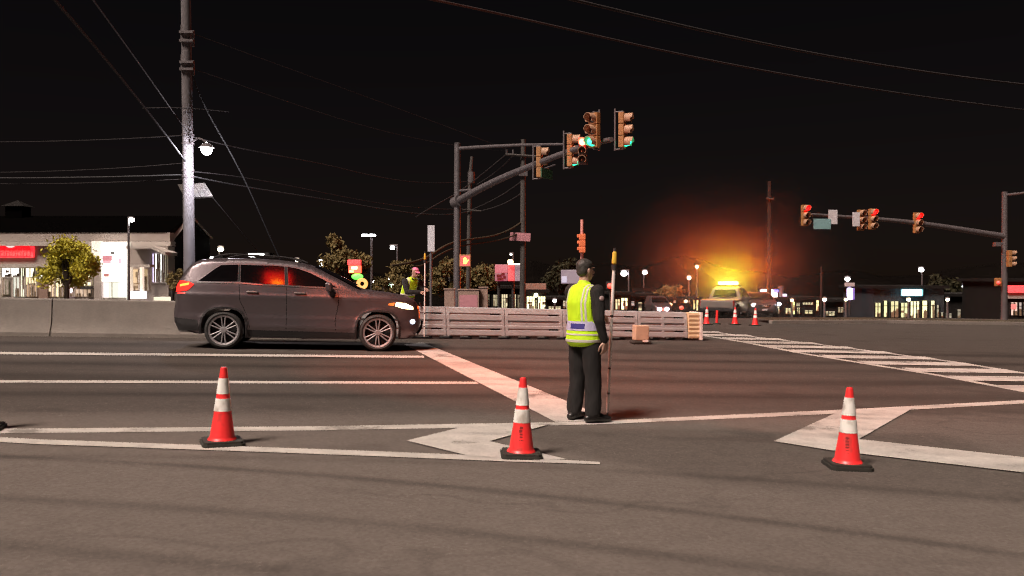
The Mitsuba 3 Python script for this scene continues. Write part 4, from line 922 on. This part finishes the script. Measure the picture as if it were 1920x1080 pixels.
t = thing('red_light', 'small red signal light right behind the chest of the standing person', 'traffic signal'); Y = 50
add('lens', sph(W(1143.5, 536, Y), .15), 'mat_emit', t, emit=(3.2, .12, .06), smooth=True); add('post', cyl(W(1144, 592, Y+.2), W(1144, 530, Y+.2), .06), 'mat_dark_steel', t); add('hood', rbox(-.2, .2, .06, .2, -.22, .24, .04).apply_translation(W(1143.5, 536, Y)), 'mat_dark_steel', t)
t = thing('banner_sign', 'tall narrow white and violet lit banner sign right of the intersection', 'sign'); Y = 66
plate(t, 'panel', 1589, 1597, 540, 562, Y, (6, 5, 8)); plate(t, 'edge', 1598, 1602, 540, 562, Y, (.05, .03, .45)); plate(t, 'top_board', 1584, 1602, 530, 537, Y, (.22, .15, .14)); add('post', cyl(W(1593, 592, Y+.2), W(1593, 530, Y+.2), .09), 'mat_dark_steel', t)
t = thing('letter_sign', 'white and blue lit sign of broken shapes right of the truck', 'sign'); Y = 70
for (u0, u1, v0, v1, e) in ((1427, 1437, 543, 553, (7, 7, 8)), (1424, 1433, 552, 557, (4, 3.4, 3.4)), (1441, 1449, 543, 550, (8, 8, 6.5)), (1446, 1457, 549, 557, (8, 8, 7.5)), (1437.5, 1440.5, 543, 557, (.15, .15, 1.2)), (1450, 1459, 543, 548, (.4, .4, 2.2)), (1468, 1475, 551, 556, (1.1, 1, 1.4))): plate(t, 'lit_shape', u0, u1, v0, v1, Y, e)
add('post', cyl(W(1464, 592, Y+.3), W(1464, 536, Y+.3), .22), 'mat_galv', t)
add('frame', bx(W(1424, 0, Y)[0], W(1462, 0, Y)[0], Y+.15, Y+.3, W(0, 559, Y)[2], W(0, 541, Y)[2]), 'mat_shop_dark', t, smooth=False)

# ------------------------------------------------------------------ buildings
def panel(t, name, u0, u1, v0, v1, Y, m, d=.3, emit=None, sw=.003):
    a, b = W(u0, v1, Y), W(u1, v0, Y)
    return add(name, bx(a[0], b[0], Y, Y+d, a[2], b[2]), m, t, smooth=False, emit=emit, sw=sw)
def lit(t, u0, u1, v0, v1, Y, e, mull=1, fr='mat_store_trim', sw=.003, trans=True):
    """a lit window: glowing pane in a frame with mullions"""
    k = panel(t, 'window', u0, u1, v0, v1, Y-.02, 'mat_emit', .04, e, sw)
    a, b = W(u0, v1, Y), W(u1, v0, Y); w = .035
    bars = [bx(a[0]-w, a[0]+w, Y-.10, Y-.022, a[2], b[2]), bx(b[0]-w, b[0]+w, Y-.10, Y-.022, a[2], b[2])]
    for i in range(1, mull+1): x = a[0] + (b[0]-a[0])*i/(mull+1); bars.append(bx(x-w*.6, x+w*.6, Y-.09, Y-.022, a[2], b[2]))
    if trans: z = a[2] + (b[2]-a[2])*.72; bars.append(bx(a[0]+w, b[0]-w, Y-.08, Y-.023, z-.02, z+.02))
    add('window_frame', bars, fr, k, smooth=False)
    W_, H_ = b[0]-a[0], b[2]-a[2]; rn = random.Random(int(u0*7+v0)); ds = []
    for i in range(int(min(9, 2 + W_*3))):
        x = a[0] + W_*rn.uniform(.04, .9); h_ = H_*rn.uniform(.12, .55); w2 = min(rn.uniform(.08, .35), a[0]+W_-x-.01); z = a[2] + (0 if rn.random() < .7 else H_*rn.uniform(.2, .5))
        ds.append(bx(x, x+w2, Y-.045-.004*i, Y-.024-.003*i, z, min(z+h_, b[2])))
    if H_ > .35: add('display', ds, 'mat_display', k, smooth=False)
    return k
YB = 60.0
st = thing('store_building', 'large low store at the left with grey fascia, red sign and bright white entrance', 'building')
x0, x1, xe = W(-230, 0, YB)[0], W(318, 0, YB)[0], W(250, 0, YB)[0]
zb, ze, zt = 0.0, W(0, 462, YB)[2], W(0, 437, YB)[2]
panel(st, 'fascia', -230, 318, 461, 495, YB, 'mat_store_wall', .4)
panel(st, 'cornice', -232, 319, 436, 452, YB-.35, 'mat_store_wall', .75)
panel(st, 'gutter', -232, 320, 452.5, 461, YB-.5, 'mat_store_trim', .9)
panel(st, 'bulkhead', -230, 100, 495.2, 501, YB-.25, 'mat_store_trim', .6)
panel(st, 'lower_wall', -230, 318, 501, 640, YB+.3, 'mat_store_wall', .3)
# roof with the far ridge and a gable at the right end
zr = W(0, 405, 64)[2]; xr = x1
V = np.array([[x0, YB-.4, zt], [x1, YB-.4, zt], [x1, 64, zr], [x0, 64, zr], [x1, 68.4, zt], [x0, 68.4, zt], [x1, YB-.4, zt-.1], [x1, 68.4, zt-.1]])
m = trimesh.Trimesh(V, [[0, 1, 2], [0, 2, 3], [3, 2, 4], [3, 4, 5]], process=False); rfk = add('roof', m, {'type': 'twosided', 'bsdf': {'type': 'ref', 'id': 'mat_roof_in'}}, st, smooth=False) if False else add('roof', m, 'mat_roof', st, smooth=False)
gm = prism([(YB-.3, -3), (68.2, -3), (68.2, zt-.06), (64, zr-.06), (YB-.3, zt-.06)], -.15, .0); v = gm.vertices.copy(); gm.vertices = np.c_[x1 - .05 + v[:, 1], v[:, 0], v[:, 2]]; gm.fix_normals()
add('gable_wall', gm, 'mat_shop_dark', st, smooth=False)
add('rake_trim', [tube([(x1+.03, YB-.45, ze+.05), (x1+.03, 64, zr+.03)], .16, 4), tube([(x1+.03, 64, zr+.03), (x1+.03, 68.4, zt)], .10, 4)], 'mat_store_trim', st, smooth=False)
cu = W(35, 388, 64); cp = numbered(st + '__cupola')
add('base', box((cu[0], 64, cu[2]-.5), (1.2, 1.2, 1.0)), 'mat_roof', cp, smooth=False)
m = trimesh.creation.cone(1.15, .48, sections=4); m.apply_transform(trimesh.transformations.rotation_matrix(math.pi/4, [0, 0, 1])); m.apply_translation((cu[0], 64, cu[2])); add('cap', m, 'mat_shop_dark', cp, smooth=False)
# red sign: lit box with darker worn letter shapes that cannot be read
sgk = panel(st, 'red_sign', -60, 62, 457, 483, YB-.22, 'mat_emit', .2, (1.55, .03, .05), .05)
panel(st, 'red_sign_field', -58, 57, 461, 480, YB-.27, 'mat_emit', .045, (2.2, .002, .012), .02)
rnd = random.Random(3); lt = []
u = -54.0
while u < 52:
    w_ = rnd.uniform(5, 9); a_ = W(u, 479, YB); b_ = W(u+w_, 464, YB)
    lt += [bx(a_[0], a_[0]+.05, YB-.30, YB-.272, a_[2], b_[2]), bx(a_[0]+.05, b_[0], YB-.30, YB-.272, *(sorted((a_[2]+.24, a_[2]+.32)) if rnd.random() < .5 else (b_[2]-.08, b_[2]))), bx(b_[0]-.05, b_[0], YB-.30, YB-.272, a_[2], a_[2]+.3)]
    u += w_ + 3
add('sign_letters', lt, 'mat_emit', st, smooth=False, emit=(1.1, .01, .02), sw=.01)
add('sign_emblem', ell(W(20, 459, YB-.3), (.34, .06, .20)), 'mat_emit', st, emit=(1.1, .8, .75), smooth=True)
for (u0, u1, v0, v1, e) in ((-100, -20, 503, 557, (1.5, 1.3, .9)), (-18, 3, 503, 556, (2.2, 1.9, 1.4)), (4, 38, 503, 519, (3.5, 3.3, 3.0)), (4, 9.5, 525, 552, (.95, .6, .34)), (10.5, 16, 525, 552, (.5, .55, .30)), (25, 38, 520, 556, (.75, .75, .62)), (39.5, 47, 503, 556, (1.7, 1.7, 1.2)), (48.5, 66, 503, 520, (1.9, 1.75, 1.25)), (48.5, 70, 521, 534, (1.4, 1.1, .6)), (50, 70, 535, 556, (.60, .36, .20)), (74, 88, 512, 526, (5, 4.8, 4.8)), (91, 104, 526, 556, (1.15, .80, .50)), (105, 118, 520, 556, (1.5, 1.25, .7)), (119, 140, 506, 530, (1.6, 1.3, .7)), (125, 138, 540, 556, (2.8, 2.0, 2.3)), (141, 172, 515, 535, (1.9, 1.7, 1.0)), (141, 172, 543, 556, (.62, .42, .28))):
    lit(st, u0, u1, v0, v1, YB+.27, e, mull=1 if u1-u0 < 20 else 3, trans=False)
panel(st, 'door_pier', 72, 89, 527, 560, YB+.1, 'mat_cabinet', .2)
panel(st, 'canopy_bar', 147, 172, 537, 542, YB-.4, 'mat_dark_steel', .6)
# bright white entrance bay
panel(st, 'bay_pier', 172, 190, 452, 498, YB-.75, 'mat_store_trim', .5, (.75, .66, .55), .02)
panel(st, 'bay_pier', 176, 190, 499, 562, YB-.75, 'mat_store_wall', .5)
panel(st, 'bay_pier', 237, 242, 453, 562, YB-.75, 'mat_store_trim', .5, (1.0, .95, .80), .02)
e1 = panel(st, 'entrance_window', 191, 236, 454, 499, YB-.9, 'mat_emit', .06, (3.2, 2.95, 2.75), .15)
e2 = panel(st, 'entrance_window', 191, 236, 500, 528, YB-.9, 'mat_emit', .06, (3.6, 3.3, 2.7), .1)
panel(st, 'entrance_door', 205, 221, 529, 558, YB-.9, 'mat_emit', .06, (.95, .95, .75), .02); panel(st, 'entrance_door', 222, 236, 529, 558, YB-.9, 'mat_emit', .06, (1.2, 1.2, 1.05), .02); panel(st, 'entrance_sidelight', 191, 204, 529, 558, YB-.9, 'mat_emit', .06, (1.3, 1.05, 1.0), .02)
for nm, (u0, u1, v0, v1), e in (('red_poster', (192, 210, 479, 489), (.62, .16, .20)), ('pink_poster', (193, 208, 488.5, 494), (1.0, .42, .48)), ('red_poster', (194, 204, 513, 519), (.45, .09, .08)), ('pink_poster', (223, 227, 484, 494), (.9, .5, .62)), ('dark_poster', (208, 215, 472, 477), (.02, .02, .02))):
    panel(st, nm, u0, u1, v0, v1, YB-.94, 'mat_emit', .03, e, .005)
for fr_ in [bx(W(u-.5, 0, YB)[0], W(u+.5, 0, YB)[0], YB-.96, YB-.905, W(0, 560, YB)[2], W(0, 529, YB)[2]) for u in (204.5, 221.5)] + [bx(W(191, 0, YB)[0], W(236, 0, YB)[0], YB-.93, YB-.905, W(0, v+.6, YB)[2], W(0, v-.3, YB)[2]) for v in (499.4, 528.4)]: add('entrance_frame', fr_, 'mat_store_trim', st, smooth=False)
# lower annex at the right end
an = thing('store_annex', 'lower hipped annex with lit porch and windows at the right end of the store', 'building'); YA = 57.5
panel(an, 'wall', 243, 315, 462, 640, YA+1.0, 'mat_store_wall', 1.2)
ac = [W(243, 462, YA), W(288, 462, YA), W(316, 476, YA), W(243, 468, YA)]
m = prism([(W(243, 0, YA)[0], W(0, 467, YA)[2]), (W(243, 0, YA)[0], W(0, 461, YA)[2]), (W(290, 0, YA)[0], W(0, 461, YA)[2]), (W(316, 0, YA)[0], W(0, 473, YA)[2]), (W(316, 0, YA)[0], W(0, 479, YA)[2]), (W(288, 0, YA)[0], W(0, 466, YA)[2])], YA-.5, YA+1.5); add('eave', m, 'mat_store_trim', an, smooth=False)
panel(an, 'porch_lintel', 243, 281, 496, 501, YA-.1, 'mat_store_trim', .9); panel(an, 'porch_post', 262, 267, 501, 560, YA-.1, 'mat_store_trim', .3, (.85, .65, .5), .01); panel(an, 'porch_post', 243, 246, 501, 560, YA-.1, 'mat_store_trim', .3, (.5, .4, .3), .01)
lit(an, 247, 261, 505, 531, YA+.9, (.75, .48, .22), 0, trans=False); lit(an, 247, 261, 533, 544, YA+.9, (.60, .38, .20), 0, trans=False); lit(an, 268, 279, 505, 545, YA+.9, (.42, .28, .13), 0, trans=False)
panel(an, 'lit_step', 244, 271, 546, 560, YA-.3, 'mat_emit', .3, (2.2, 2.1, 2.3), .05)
for u0, u1, e in ((286, 290, (1.8, 1.55, 2.6)), (291, 296, (3.2, 3.0, 3.2)), (297, 300, (.75, .75, .7)), (301, 305, (2.6, 2.6, 2.5)), (306, 309, (.8, .75, .75)), (310, 313, (1.2, 1.25, .75))): lit(an, u0, u1, 476 + max(0, (u0-300)*.4), 529, YA+.95, e, 0, trans=False)
panel(an, 'window_sill', 284, 315, 530, 532, YA+.8, 'mat_store_trim', .3)
panel(an, 'lower_wall', 284, 316, 533, 600, YA+.85, 'mat_store_wall', .2)
# parked car roof seen over the wall and shrubs at the right of the annex are below the wall; pale ledge
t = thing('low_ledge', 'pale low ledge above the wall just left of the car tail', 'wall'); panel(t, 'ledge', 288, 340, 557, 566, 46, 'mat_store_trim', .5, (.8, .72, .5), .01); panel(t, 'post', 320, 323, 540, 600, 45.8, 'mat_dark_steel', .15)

# near shops beyond the barrier (centre)
def shop(label, u0, u1, vr, Y, wall, wins, roof=None, d=6.0, fascia=None):
    t = thing('shop_building', label, 'building')
    a, b = W(u0, 640, Y), W(u1, vr, Y)
    add('wall', bx(a[0], b[0], Y, Y+d, gz(a[0], Y)-.6, b[2]), wall, t, smooth=False)
    add('roof', bx(a[0]-.25, b[0]+.25, Y-.35, Y+d+.3, b[2]+.003, b[2]+.22), roof or 'mat_shop_dark', t, smooth=False)
    if fascia: panel(t, 'fascia', u0, u1, fascia[0], fascia[1], Y-.18, fascia[2], .175)
    for w_ in wins: lit(t, *w_[:4], Y-.03, w_[4], w_[5] if len(w_) > 5 else 1, 'mat_shop_dark')
    return t
Yl = (1.5, 1.35, .62)
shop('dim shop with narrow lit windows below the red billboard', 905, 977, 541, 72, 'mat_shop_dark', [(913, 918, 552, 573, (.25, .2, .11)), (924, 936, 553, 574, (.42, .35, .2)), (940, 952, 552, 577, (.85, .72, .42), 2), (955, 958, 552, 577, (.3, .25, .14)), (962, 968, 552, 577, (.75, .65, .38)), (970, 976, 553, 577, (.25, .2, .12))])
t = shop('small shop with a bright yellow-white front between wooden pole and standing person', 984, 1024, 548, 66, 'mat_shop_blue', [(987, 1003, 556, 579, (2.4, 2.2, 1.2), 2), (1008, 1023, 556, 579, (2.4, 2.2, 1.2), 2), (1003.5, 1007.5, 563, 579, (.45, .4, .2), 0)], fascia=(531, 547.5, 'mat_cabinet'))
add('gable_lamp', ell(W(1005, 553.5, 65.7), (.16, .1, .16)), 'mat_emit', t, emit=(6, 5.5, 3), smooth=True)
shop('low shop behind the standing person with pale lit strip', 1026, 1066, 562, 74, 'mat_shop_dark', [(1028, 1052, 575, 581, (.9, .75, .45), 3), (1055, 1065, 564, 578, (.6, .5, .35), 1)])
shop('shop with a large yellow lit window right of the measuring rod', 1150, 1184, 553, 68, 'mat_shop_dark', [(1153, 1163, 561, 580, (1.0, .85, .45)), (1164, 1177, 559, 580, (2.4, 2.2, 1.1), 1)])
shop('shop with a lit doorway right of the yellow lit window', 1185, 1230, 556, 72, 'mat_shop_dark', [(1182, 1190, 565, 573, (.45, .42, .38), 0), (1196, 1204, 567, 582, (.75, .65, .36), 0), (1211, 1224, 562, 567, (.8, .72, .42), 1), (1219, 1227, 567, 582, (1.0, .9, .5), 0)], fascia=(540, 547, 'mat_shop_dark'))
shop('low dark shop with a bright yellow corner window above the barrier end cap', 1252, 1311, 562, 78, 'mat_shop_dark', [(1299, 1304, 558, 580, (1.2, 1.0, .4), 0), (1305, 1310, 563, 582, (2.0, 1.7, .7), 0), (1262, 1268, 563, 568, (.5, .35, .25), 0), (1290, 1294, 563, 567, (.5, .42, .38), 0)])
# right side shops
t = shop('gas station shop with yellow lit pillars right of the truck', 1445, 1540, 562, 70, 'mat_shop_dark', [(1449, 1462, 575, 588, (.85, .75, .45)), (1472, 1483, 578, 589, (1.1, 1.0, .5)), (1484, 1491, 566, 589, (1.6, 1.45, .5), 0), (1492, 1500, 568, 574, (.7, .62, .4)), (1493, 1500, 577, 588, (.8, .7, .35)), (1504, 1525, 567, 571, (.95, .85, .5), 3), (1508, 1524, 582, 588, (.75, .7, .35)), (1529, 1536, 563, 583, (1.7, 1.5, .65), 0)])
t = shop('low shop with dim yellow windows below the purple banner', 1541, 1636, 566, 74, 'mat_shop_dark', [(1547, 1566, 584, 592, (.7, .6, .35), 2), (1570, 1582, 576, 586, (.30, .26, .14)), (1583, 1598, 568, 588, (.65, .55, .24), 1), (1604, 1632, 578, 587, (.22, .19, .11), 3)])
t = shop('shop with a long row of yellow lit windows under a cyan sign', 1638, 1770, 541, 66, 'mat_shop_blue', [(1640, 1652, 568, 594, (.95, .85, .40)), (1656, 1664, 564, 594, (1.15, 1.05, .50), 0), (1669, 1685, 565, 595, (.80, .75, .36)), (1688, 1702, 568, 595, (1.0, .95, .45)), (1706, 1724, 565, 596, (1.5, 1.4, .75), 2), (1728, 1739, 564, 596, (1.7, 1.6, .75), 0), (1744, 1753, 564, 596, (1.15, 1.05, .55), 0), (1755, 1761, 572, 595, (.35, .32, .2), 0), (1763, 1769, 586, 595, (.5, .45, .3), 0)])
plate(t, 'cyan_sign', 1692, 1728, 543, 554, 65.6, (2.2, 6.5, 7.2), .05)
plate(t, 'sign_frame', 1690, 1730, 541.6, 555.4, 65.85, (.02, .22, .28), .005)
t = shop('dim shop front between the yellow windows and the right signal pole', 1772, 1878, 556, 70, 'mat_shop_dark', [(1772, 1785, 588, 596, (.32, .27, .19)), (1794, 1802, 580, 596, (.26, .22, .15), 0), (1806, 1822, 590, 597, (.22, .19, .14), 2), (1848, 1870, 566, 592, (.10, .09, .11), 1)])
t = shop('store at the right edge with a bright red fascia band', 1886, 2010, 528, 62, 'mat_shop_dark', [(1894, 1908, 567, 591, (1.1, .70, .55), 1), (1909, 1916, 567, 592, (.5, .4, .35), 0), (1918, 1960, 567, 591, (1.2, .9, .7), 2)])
panel(t, 'red_band', 1891, 2010, 535, 549, 61.6, 'mat_emit', .3, (1.6, .01, .03), .05); panel(t, 'lower_band', 1891, 2010, 550, 560, 61.75, 'mat_store_wall', .2)
plate(t, 'red_display', 1896, 1906, 570, 580, 61.85, (.9, .16, .14), .005, .04)

# ------------------------------------------------------------------ trees
def tree(label, u, v0, v1, Y, wd, mt, seed, n=2600, leaf=.16, vb=600, cat='tree', name='tree', blobs=11):
    n = int(n*2.2); rnd = np.random.RandomState(seed); t = thing(name, label, cat)
    top, bot = W(u, v0, Y), W(u, v1, Y); c = (top + bot)/2; rz = (top[2]-bot[2])/2; rx = wd/F*Y/2
    base = np.array([c[0], Y, gz(c[0], Y)])
    tr = [tube([base, (base*.4 + c*.6), c + [0, 0, rz*.3]], [.16, .12, .05], 8)]; cs = []
    for i in range(blobs):
        a, e = rnd.uniform(0, 2*np.pi), rnd.uniform(-.75, .95); q = rnd.uniform(.45, .85)
        p = c + np.array([math.cos(a)*rx*q*math.sqrt(1-e*e*.8), math.sin(a)*rx*q*math.sqrt(1-e*e*.8), rz*e*.8]); cs.append((p, rnd.uniform(.22, .42)*min(rx, rz*1.2)))
        tr.append(tube([c*.5 + base*.5 + [0, 0, rz*.2], (c+p)/2 + [0, 0, -.1], p], [.07, .05, .02], 5))
    add('trunk', tr, 'mat_trunk', t)
    k = rnd.randint(0, len(cs), n); d = rnd.normal(size=(n, 3)); d /= np.linalg.norm(d, axis=1, keepdims=True)
    P = np.array([cs[i][0] for i in k]) + d*np.array([cs[i][1] for i in k])[:, None]*np.where(rnd.rand(n, 1) < .16, rnd.uniform(1.0, 1.45, (n, 1)), rnd.uniform(.2, 1.05, (n, 1)))
    q = rnd.normal(size=(n, 3)); q /= np.linalg.norm(q, axis=1, keepdims=True); r = np.cross(q, rnd.normal(size=(n, 3))); r /= np.linalg.norm(r, axis=1, keepdims=True)
    s_ = leaf*rnd.uniform(.3, .95, (n, 1))
    V = np.stack([P - q*s_, P + r*s_*.5, P + q*s_, P - r*s_*.5], 1).reshape(-1, 3); i = np.arange(n)*4
    Fc = np.vstack([np.c_[i, i+1, i+2], np.c_[i, i+2, i+3]])
    add('crown', trimesh.Trimesh(V, Fc, process=False), mt, t, smooth=False)
tree('yellow-green round tree in front of the store, left of the bright entrance', 125, 449, 548, 47, 104, 'mat_leaf_yellow', 1, 5200, .15, blobs=20)
tree('large leafy olive tree behind the neon pylon sign', 645, 434, 560, 62, 92, 'mat_leaf_olive', 2, 6000, .22, blobs=20)
tree('small olive tree above the car hood, left of the leaning person', 716, 516, 580, 62, 44, 'mat_leaf_olive', 3, 1600, .16)
tree('olive tree behind the leaning person', 757, 490, 570, 58, 62, 'mat_leaf_olive', 4, 2600, .18)
tree('brown-olive tree behind the grey signal pole', 838, 482, 566, 56, 66, 'mat_leaf_olive', 5, 2800, .18)
tree('brown-olive tree right of the signal pole, above the tan cabinets', 905, 484, 570, 60, 62, 'mat_leaf_olive', 6, 2800, .19)
tree('dim tree above the doorway shops right of the measuring rod', 1255, 540, 592, 82, 76, 'mat_leaf_olive', 8, 2600, .22)
tree('dim tree right of the purple banner sign', 1622, 538, 590, 70, 48, 'mat_leaf_olive', 9, 2000, .18)
tree('dark tree right of the cyan sign shop', 1778, 520, 590, 84, 110, 'mat_leaf_dark', 10, 2200, .30)
tree('dark tree far behind the standing person', 1050, 478, 590, 90, 90, 'mat_leaf_dark', 11, 2200, .30)
tree('shrub at the right of the annex, left of the car tail', 329, 500, 556, 46, 34, 'mat_leaf_olive', 13, 1200, .12, name='shrub', cat='shrub')

# ------------------------------------------------------------------ truck and car beyond the intersection
TO = [(0.05, .42), (.0, .62), (.02, 1.02), (.10, 1.10), (1.75, 1.12), (1.86, 1.16), (1.95, 1.55), (2.10, 1.76), (2.6, 1.84), (3.2, 1.83), (3.55, 1.72), (4.15, 1.22), (4.9, 1.14), (5.3, 1.02), (5.42, .85), (5.45, .55), (5.3, .36)]
def tw(x, z):
    w = .97 - .34*np.clip(z-1.12, 0, 1) - .05*np.clip((.5-z)/.3, 0, 1)**2; tf = np.clip((x-4.3)/1.2, 0, 1); return w - .05*tf**2 - .2*tf**6
tb = Body(TO + [(3.9, .34), (1.5, .34)], [(1.05, .38), (4.45, .38)], .46, tw, .07); tb.top = LineString(TO)
t = thing('work_truck', 'pale pickup work truck with a glaring orange light bar on its roof', 'truck')
tp = W(1352, 0, 51.0); tp[2] = gz(tp[0], tp[1]); HT = math.radians(62)
place(mat(tp - np.array([math.cos(HT)*1.0, math.sin(HT)*1.0, 0]), HT, 0))
add('body', tb.shell(lambda x, z: .04, 8), 'mat_truckpaint', t, smooth=38)
for sd in (-1, 1):
    add('door_window', tb.patch([(2.06, 1.25), (2.2, 1.70), (2.75, 1.76), (2.75, 1.25)], sd, .006), 'mat_glass_dark', t); add('door_window', tb.patch([(2.82, 1.25), (2.82, 1.76), (3.30, 1.73), (3.95, 1.27)], sd, .006), 'mat_glass_dark', t)
    add('tail_lamp', tb.patch([(.03, .72), (.03, 1.02), (.14, 1.02), (.14, .72)], sd, .015, .03), 'mat_red_lens', t)
    for cx in (1.05, 4.45): wheel(t, cx, sd*.84, .385, .24, sd)
add('rear_window', tb.across([(1.88, 1.22), (1.97, 1.62)], .8), 'mat_glass_dark', t)
add('bumper', rbox(-.12, .0, -.92, .92, .42, .60, .03), 'mat_plastic', t)
add('tailgate_step', rbox(-.02, .03, -.80, .80, .64, .98, .015), 'mat_truckpaint', t)
BL = (3900, 330, 4)
lb = numbered(t + '__light_bar')
add('mount', rbox(2.5, 2.75, -.70, .70, 1.90, 1.945, .015), 'mat_plastic', lb)
add('beacon', rbox(2.50, 2.76, -.58, .58, 1.95, 2.10, .05), 'mat_emit', lb, emit=BL, sw=9.0)
place()
SO = OUT
t = thing('dark_car', 'dark car with one bright headlight, right of the orange-lit work truck', 'car')
sb = Body(OUTL, WH, .43, suv_w, .075); sb.top = LineString(OUT)
cp_ = W(1434, 0, 52.0); cp_[2] = gz(cp_[0], cp_[1]); HC = math.radians(-97)
place(mat(cp_ - np.array([math.cos(HC)*4.82, math.sin(HC)*4.82, 0]), HC) @ np.diag([1, .92, .86, 1]))
add('body', sb.shell(crown, 8), 'mat_carpaint', t, smooth=38)
add('windscreen', sb.across([(2.68, 1.635), (2.90, 1.545), (3.25, 1.37), (3.50, 1.225)], (0.93, 0.90)), 'mat_glass_dark', t)
add('grille', sb.across([(4.73, 0.895), (4.785, 0.80)], 0.62, 0.008, 0.07), 'mat_plastic', t)
for sd in (-1, 1):
    for nm, pl in WIN.items(): add(nm, sb.patch(pl, sd, .004), 'mat_glass_dark', t)
    for cx in (1.0, 3.97): wheel(t, cx, sd*.83, .372, .26, sd)
add('headlamp', sph((4.70, -.66, .90), .14, 12, (.5, 1, .9)), 'mat_emit', t, emit=(22, 19, 15), sw=.3, smooth=True)
add('headlamp', sph((4.70, .66, .90), .10, 12, (.5, 1, .9)), 'mat_emit', t, emit=(.5, .5, .6), sw=.01, smooth=True)
add('number_plate', rbox(4.86, 4.885, -.16, .16, .52, .64, .01), 'mat_sign_white', t)
add('emblem_bar', rbox(4.90, 4.92, -.14, .14, .80, .86, .01), 'mat_sign_white', t)
place()
for i, u in enumerate((1237, 1250)):
    pass
t = thing('distant_car', 'far car seen only as two white headlights above the barrier', 'car'); Yc = 66
place(mat([W(1243.5, 0, Yc)[0], Yc + 4.82*.0, gz(11, Yc)], math.radians(-90)) @ np.array([[1, 0, 0, -4.82], [0, .8, 0, 0], [0, 0, .9, 0], [0, 0, 0, 1.0]]))
add('body', sb.shell(crown, 6), 'mat_carpaint', t, smooth=38); add('windscreen', sb.across([(2.68, 1.635), (2.90, 1.545), (3.25, 1.37), (3.50, 1.225)], (0.93, 0.90)), 'mat_glass_dark', t)
place()
for u in (1237, 1250.5): add('headlamp', ell(W(u, 579.5, Yc-.1), (.17, .1, .15)), 'mat_emit', t, emit=(11, 11, 12), smooth=True)

# ------------------------------------------------------------------ thin mist in the truck's orange light
n_ = 24; g_ = (np.arange(n_)+.5)/n_*2-1; Zg, Yg, Xg = np.meshgrid(g_, g_, g_, indexing='ij')
rr = np.sqrt(Xg**2 + Yg**2 + Zg**2); pts_ = np.stack([Xg, Yg, Zg], -1)*2.2
den = np.clip(1-rr, 0, 1)**3.2 * (.5 + 1.0*meshkit.fbm(pts_ + 5, 3, 2))
MIST = 0.16
mc = W(1364, 536, 52.0)
mm = T().translate([float(mc[0]), float(mc[1]), float(mc[2])]).scale([9.5, 6.0, 8.0])
scene['mist_medium'] = {'type': 'heterogeneous', 'albedo': {'type': 'constvolume', 'value': {'type': 'rgb', 'value': [.95, .95, .95]}},
    'sigma_t': {'type': 'gridvolume', 'grid': mi.VolumeGrid(den[..., None].astype(np.float32)), 'to_world': mm @ T().translate([-1, -1, -1]).scale([2, 2, 2]), 'filter_type': 'trilinear'}, 'scale': MIST, 'phase': {'type': 'hg', 'g': 0.6}}
scene['mist'] = {'type': 'cube', 'to_world': mm, 'bsdf': {'type': 'null'}, 'interior': {'type': 'ref', 'id': 'mist_medium'}}
labels['mist'] = {'label': 'thin mist glowing orange around the truck light bar', 'category': 'mist', 'kind': 'stuff'}

# a red lamp on an arm above the near lanes, out of frame, which the car's side window mirrors
t = thing('red_warning_lamp', 'red warning lamp on an arm, seen only as a reflection in the car side window', 'lamp')
rl = np.array([-4.683, 10.76, 6.60]); rd = np.array([0.009, 0.783, -0.621]); rd /= np.linalg.norm(rd)
RM = np.eye(4); RM[:3, 0] = rd; RM[:3, 1] = np.cross([0, 0, 1], rd)/np.linalg.norm(np.cross([0, 0, 1], rd)); RM[:3, 2] = np.cross(RM[:3, 0], RM[:3, 1]); RM[:3, 3] = rl
place(RM)
add('housing', lathe([(0, -.16), (.36, -.14), (.52, -.03), (.52, 0), (0, 0)], 24, 'x').apply_transform(np.diag([1, 1, 1, 1.])), 'mat_dark_steel', t)
add('lens', rbox(.20, .26, -.13, .13, -.07, .07, .025), 'mat_emit', t, emit=(55, 9, .3), sw=.2)
add('diffuser', rbox(.10, .18, -.36, .36, -.31, .31, .035), 'mat_emit', t, emit=(14, .03, .06), sw=.2)
scene['red_beam'] = {'type': 'spot', 'to_world': T().look_at(origin=(rl + rd*.3).tolist(), target=[6.6, 18.5, 0.0], up=[0, 0, 1]), 'cutoff_angle': 46.0, 'beam_width': 20.0, 'intensity': {'type': 'rgb', 'value': [480.0, 84.0, 36.0]}, 'sampling_weight': 3.0}
place()
add('arm', tube([rl - rd*.1, [-7.5, 10.4, 6.75], [-10.5, 9.5, 6.5]], .07, 8), 'mat_galv', t); add('pole', tube([[-10.5, 9.5, .2], [-10.5, 9.5, 6.6]], .12, 10), 'mat_galv', t)

for lab, u, v, Y, e in (('warm porch light on the dark shop above the barrier end cap, left one', 1245, 566, 77.6, (6, 4.4, 2.4)), ('orange porch light on the dark shop above the barrier end cap, middle one', 1257, 571, 77.6, (5, 2.2, .9)), ('faint porch light on the dark shop above the barrier end cap, right one', 1286, 565, 77.6, (2.5, 1.8, 1.2)),
                        ('bluish white light left of the gas station shop', 1461, 570, 69.6, (6, 6.4, 8)), ('dim red tail light left of the orange truck light', 1278, 577, 65, (1.6, .12, .06))):
    k = add('porch_light', ell(W(u, v, Y), (.17, .14, .15)), 'mat_emit', smooth=True, emit=e); tag(k, lab, 'lamp')
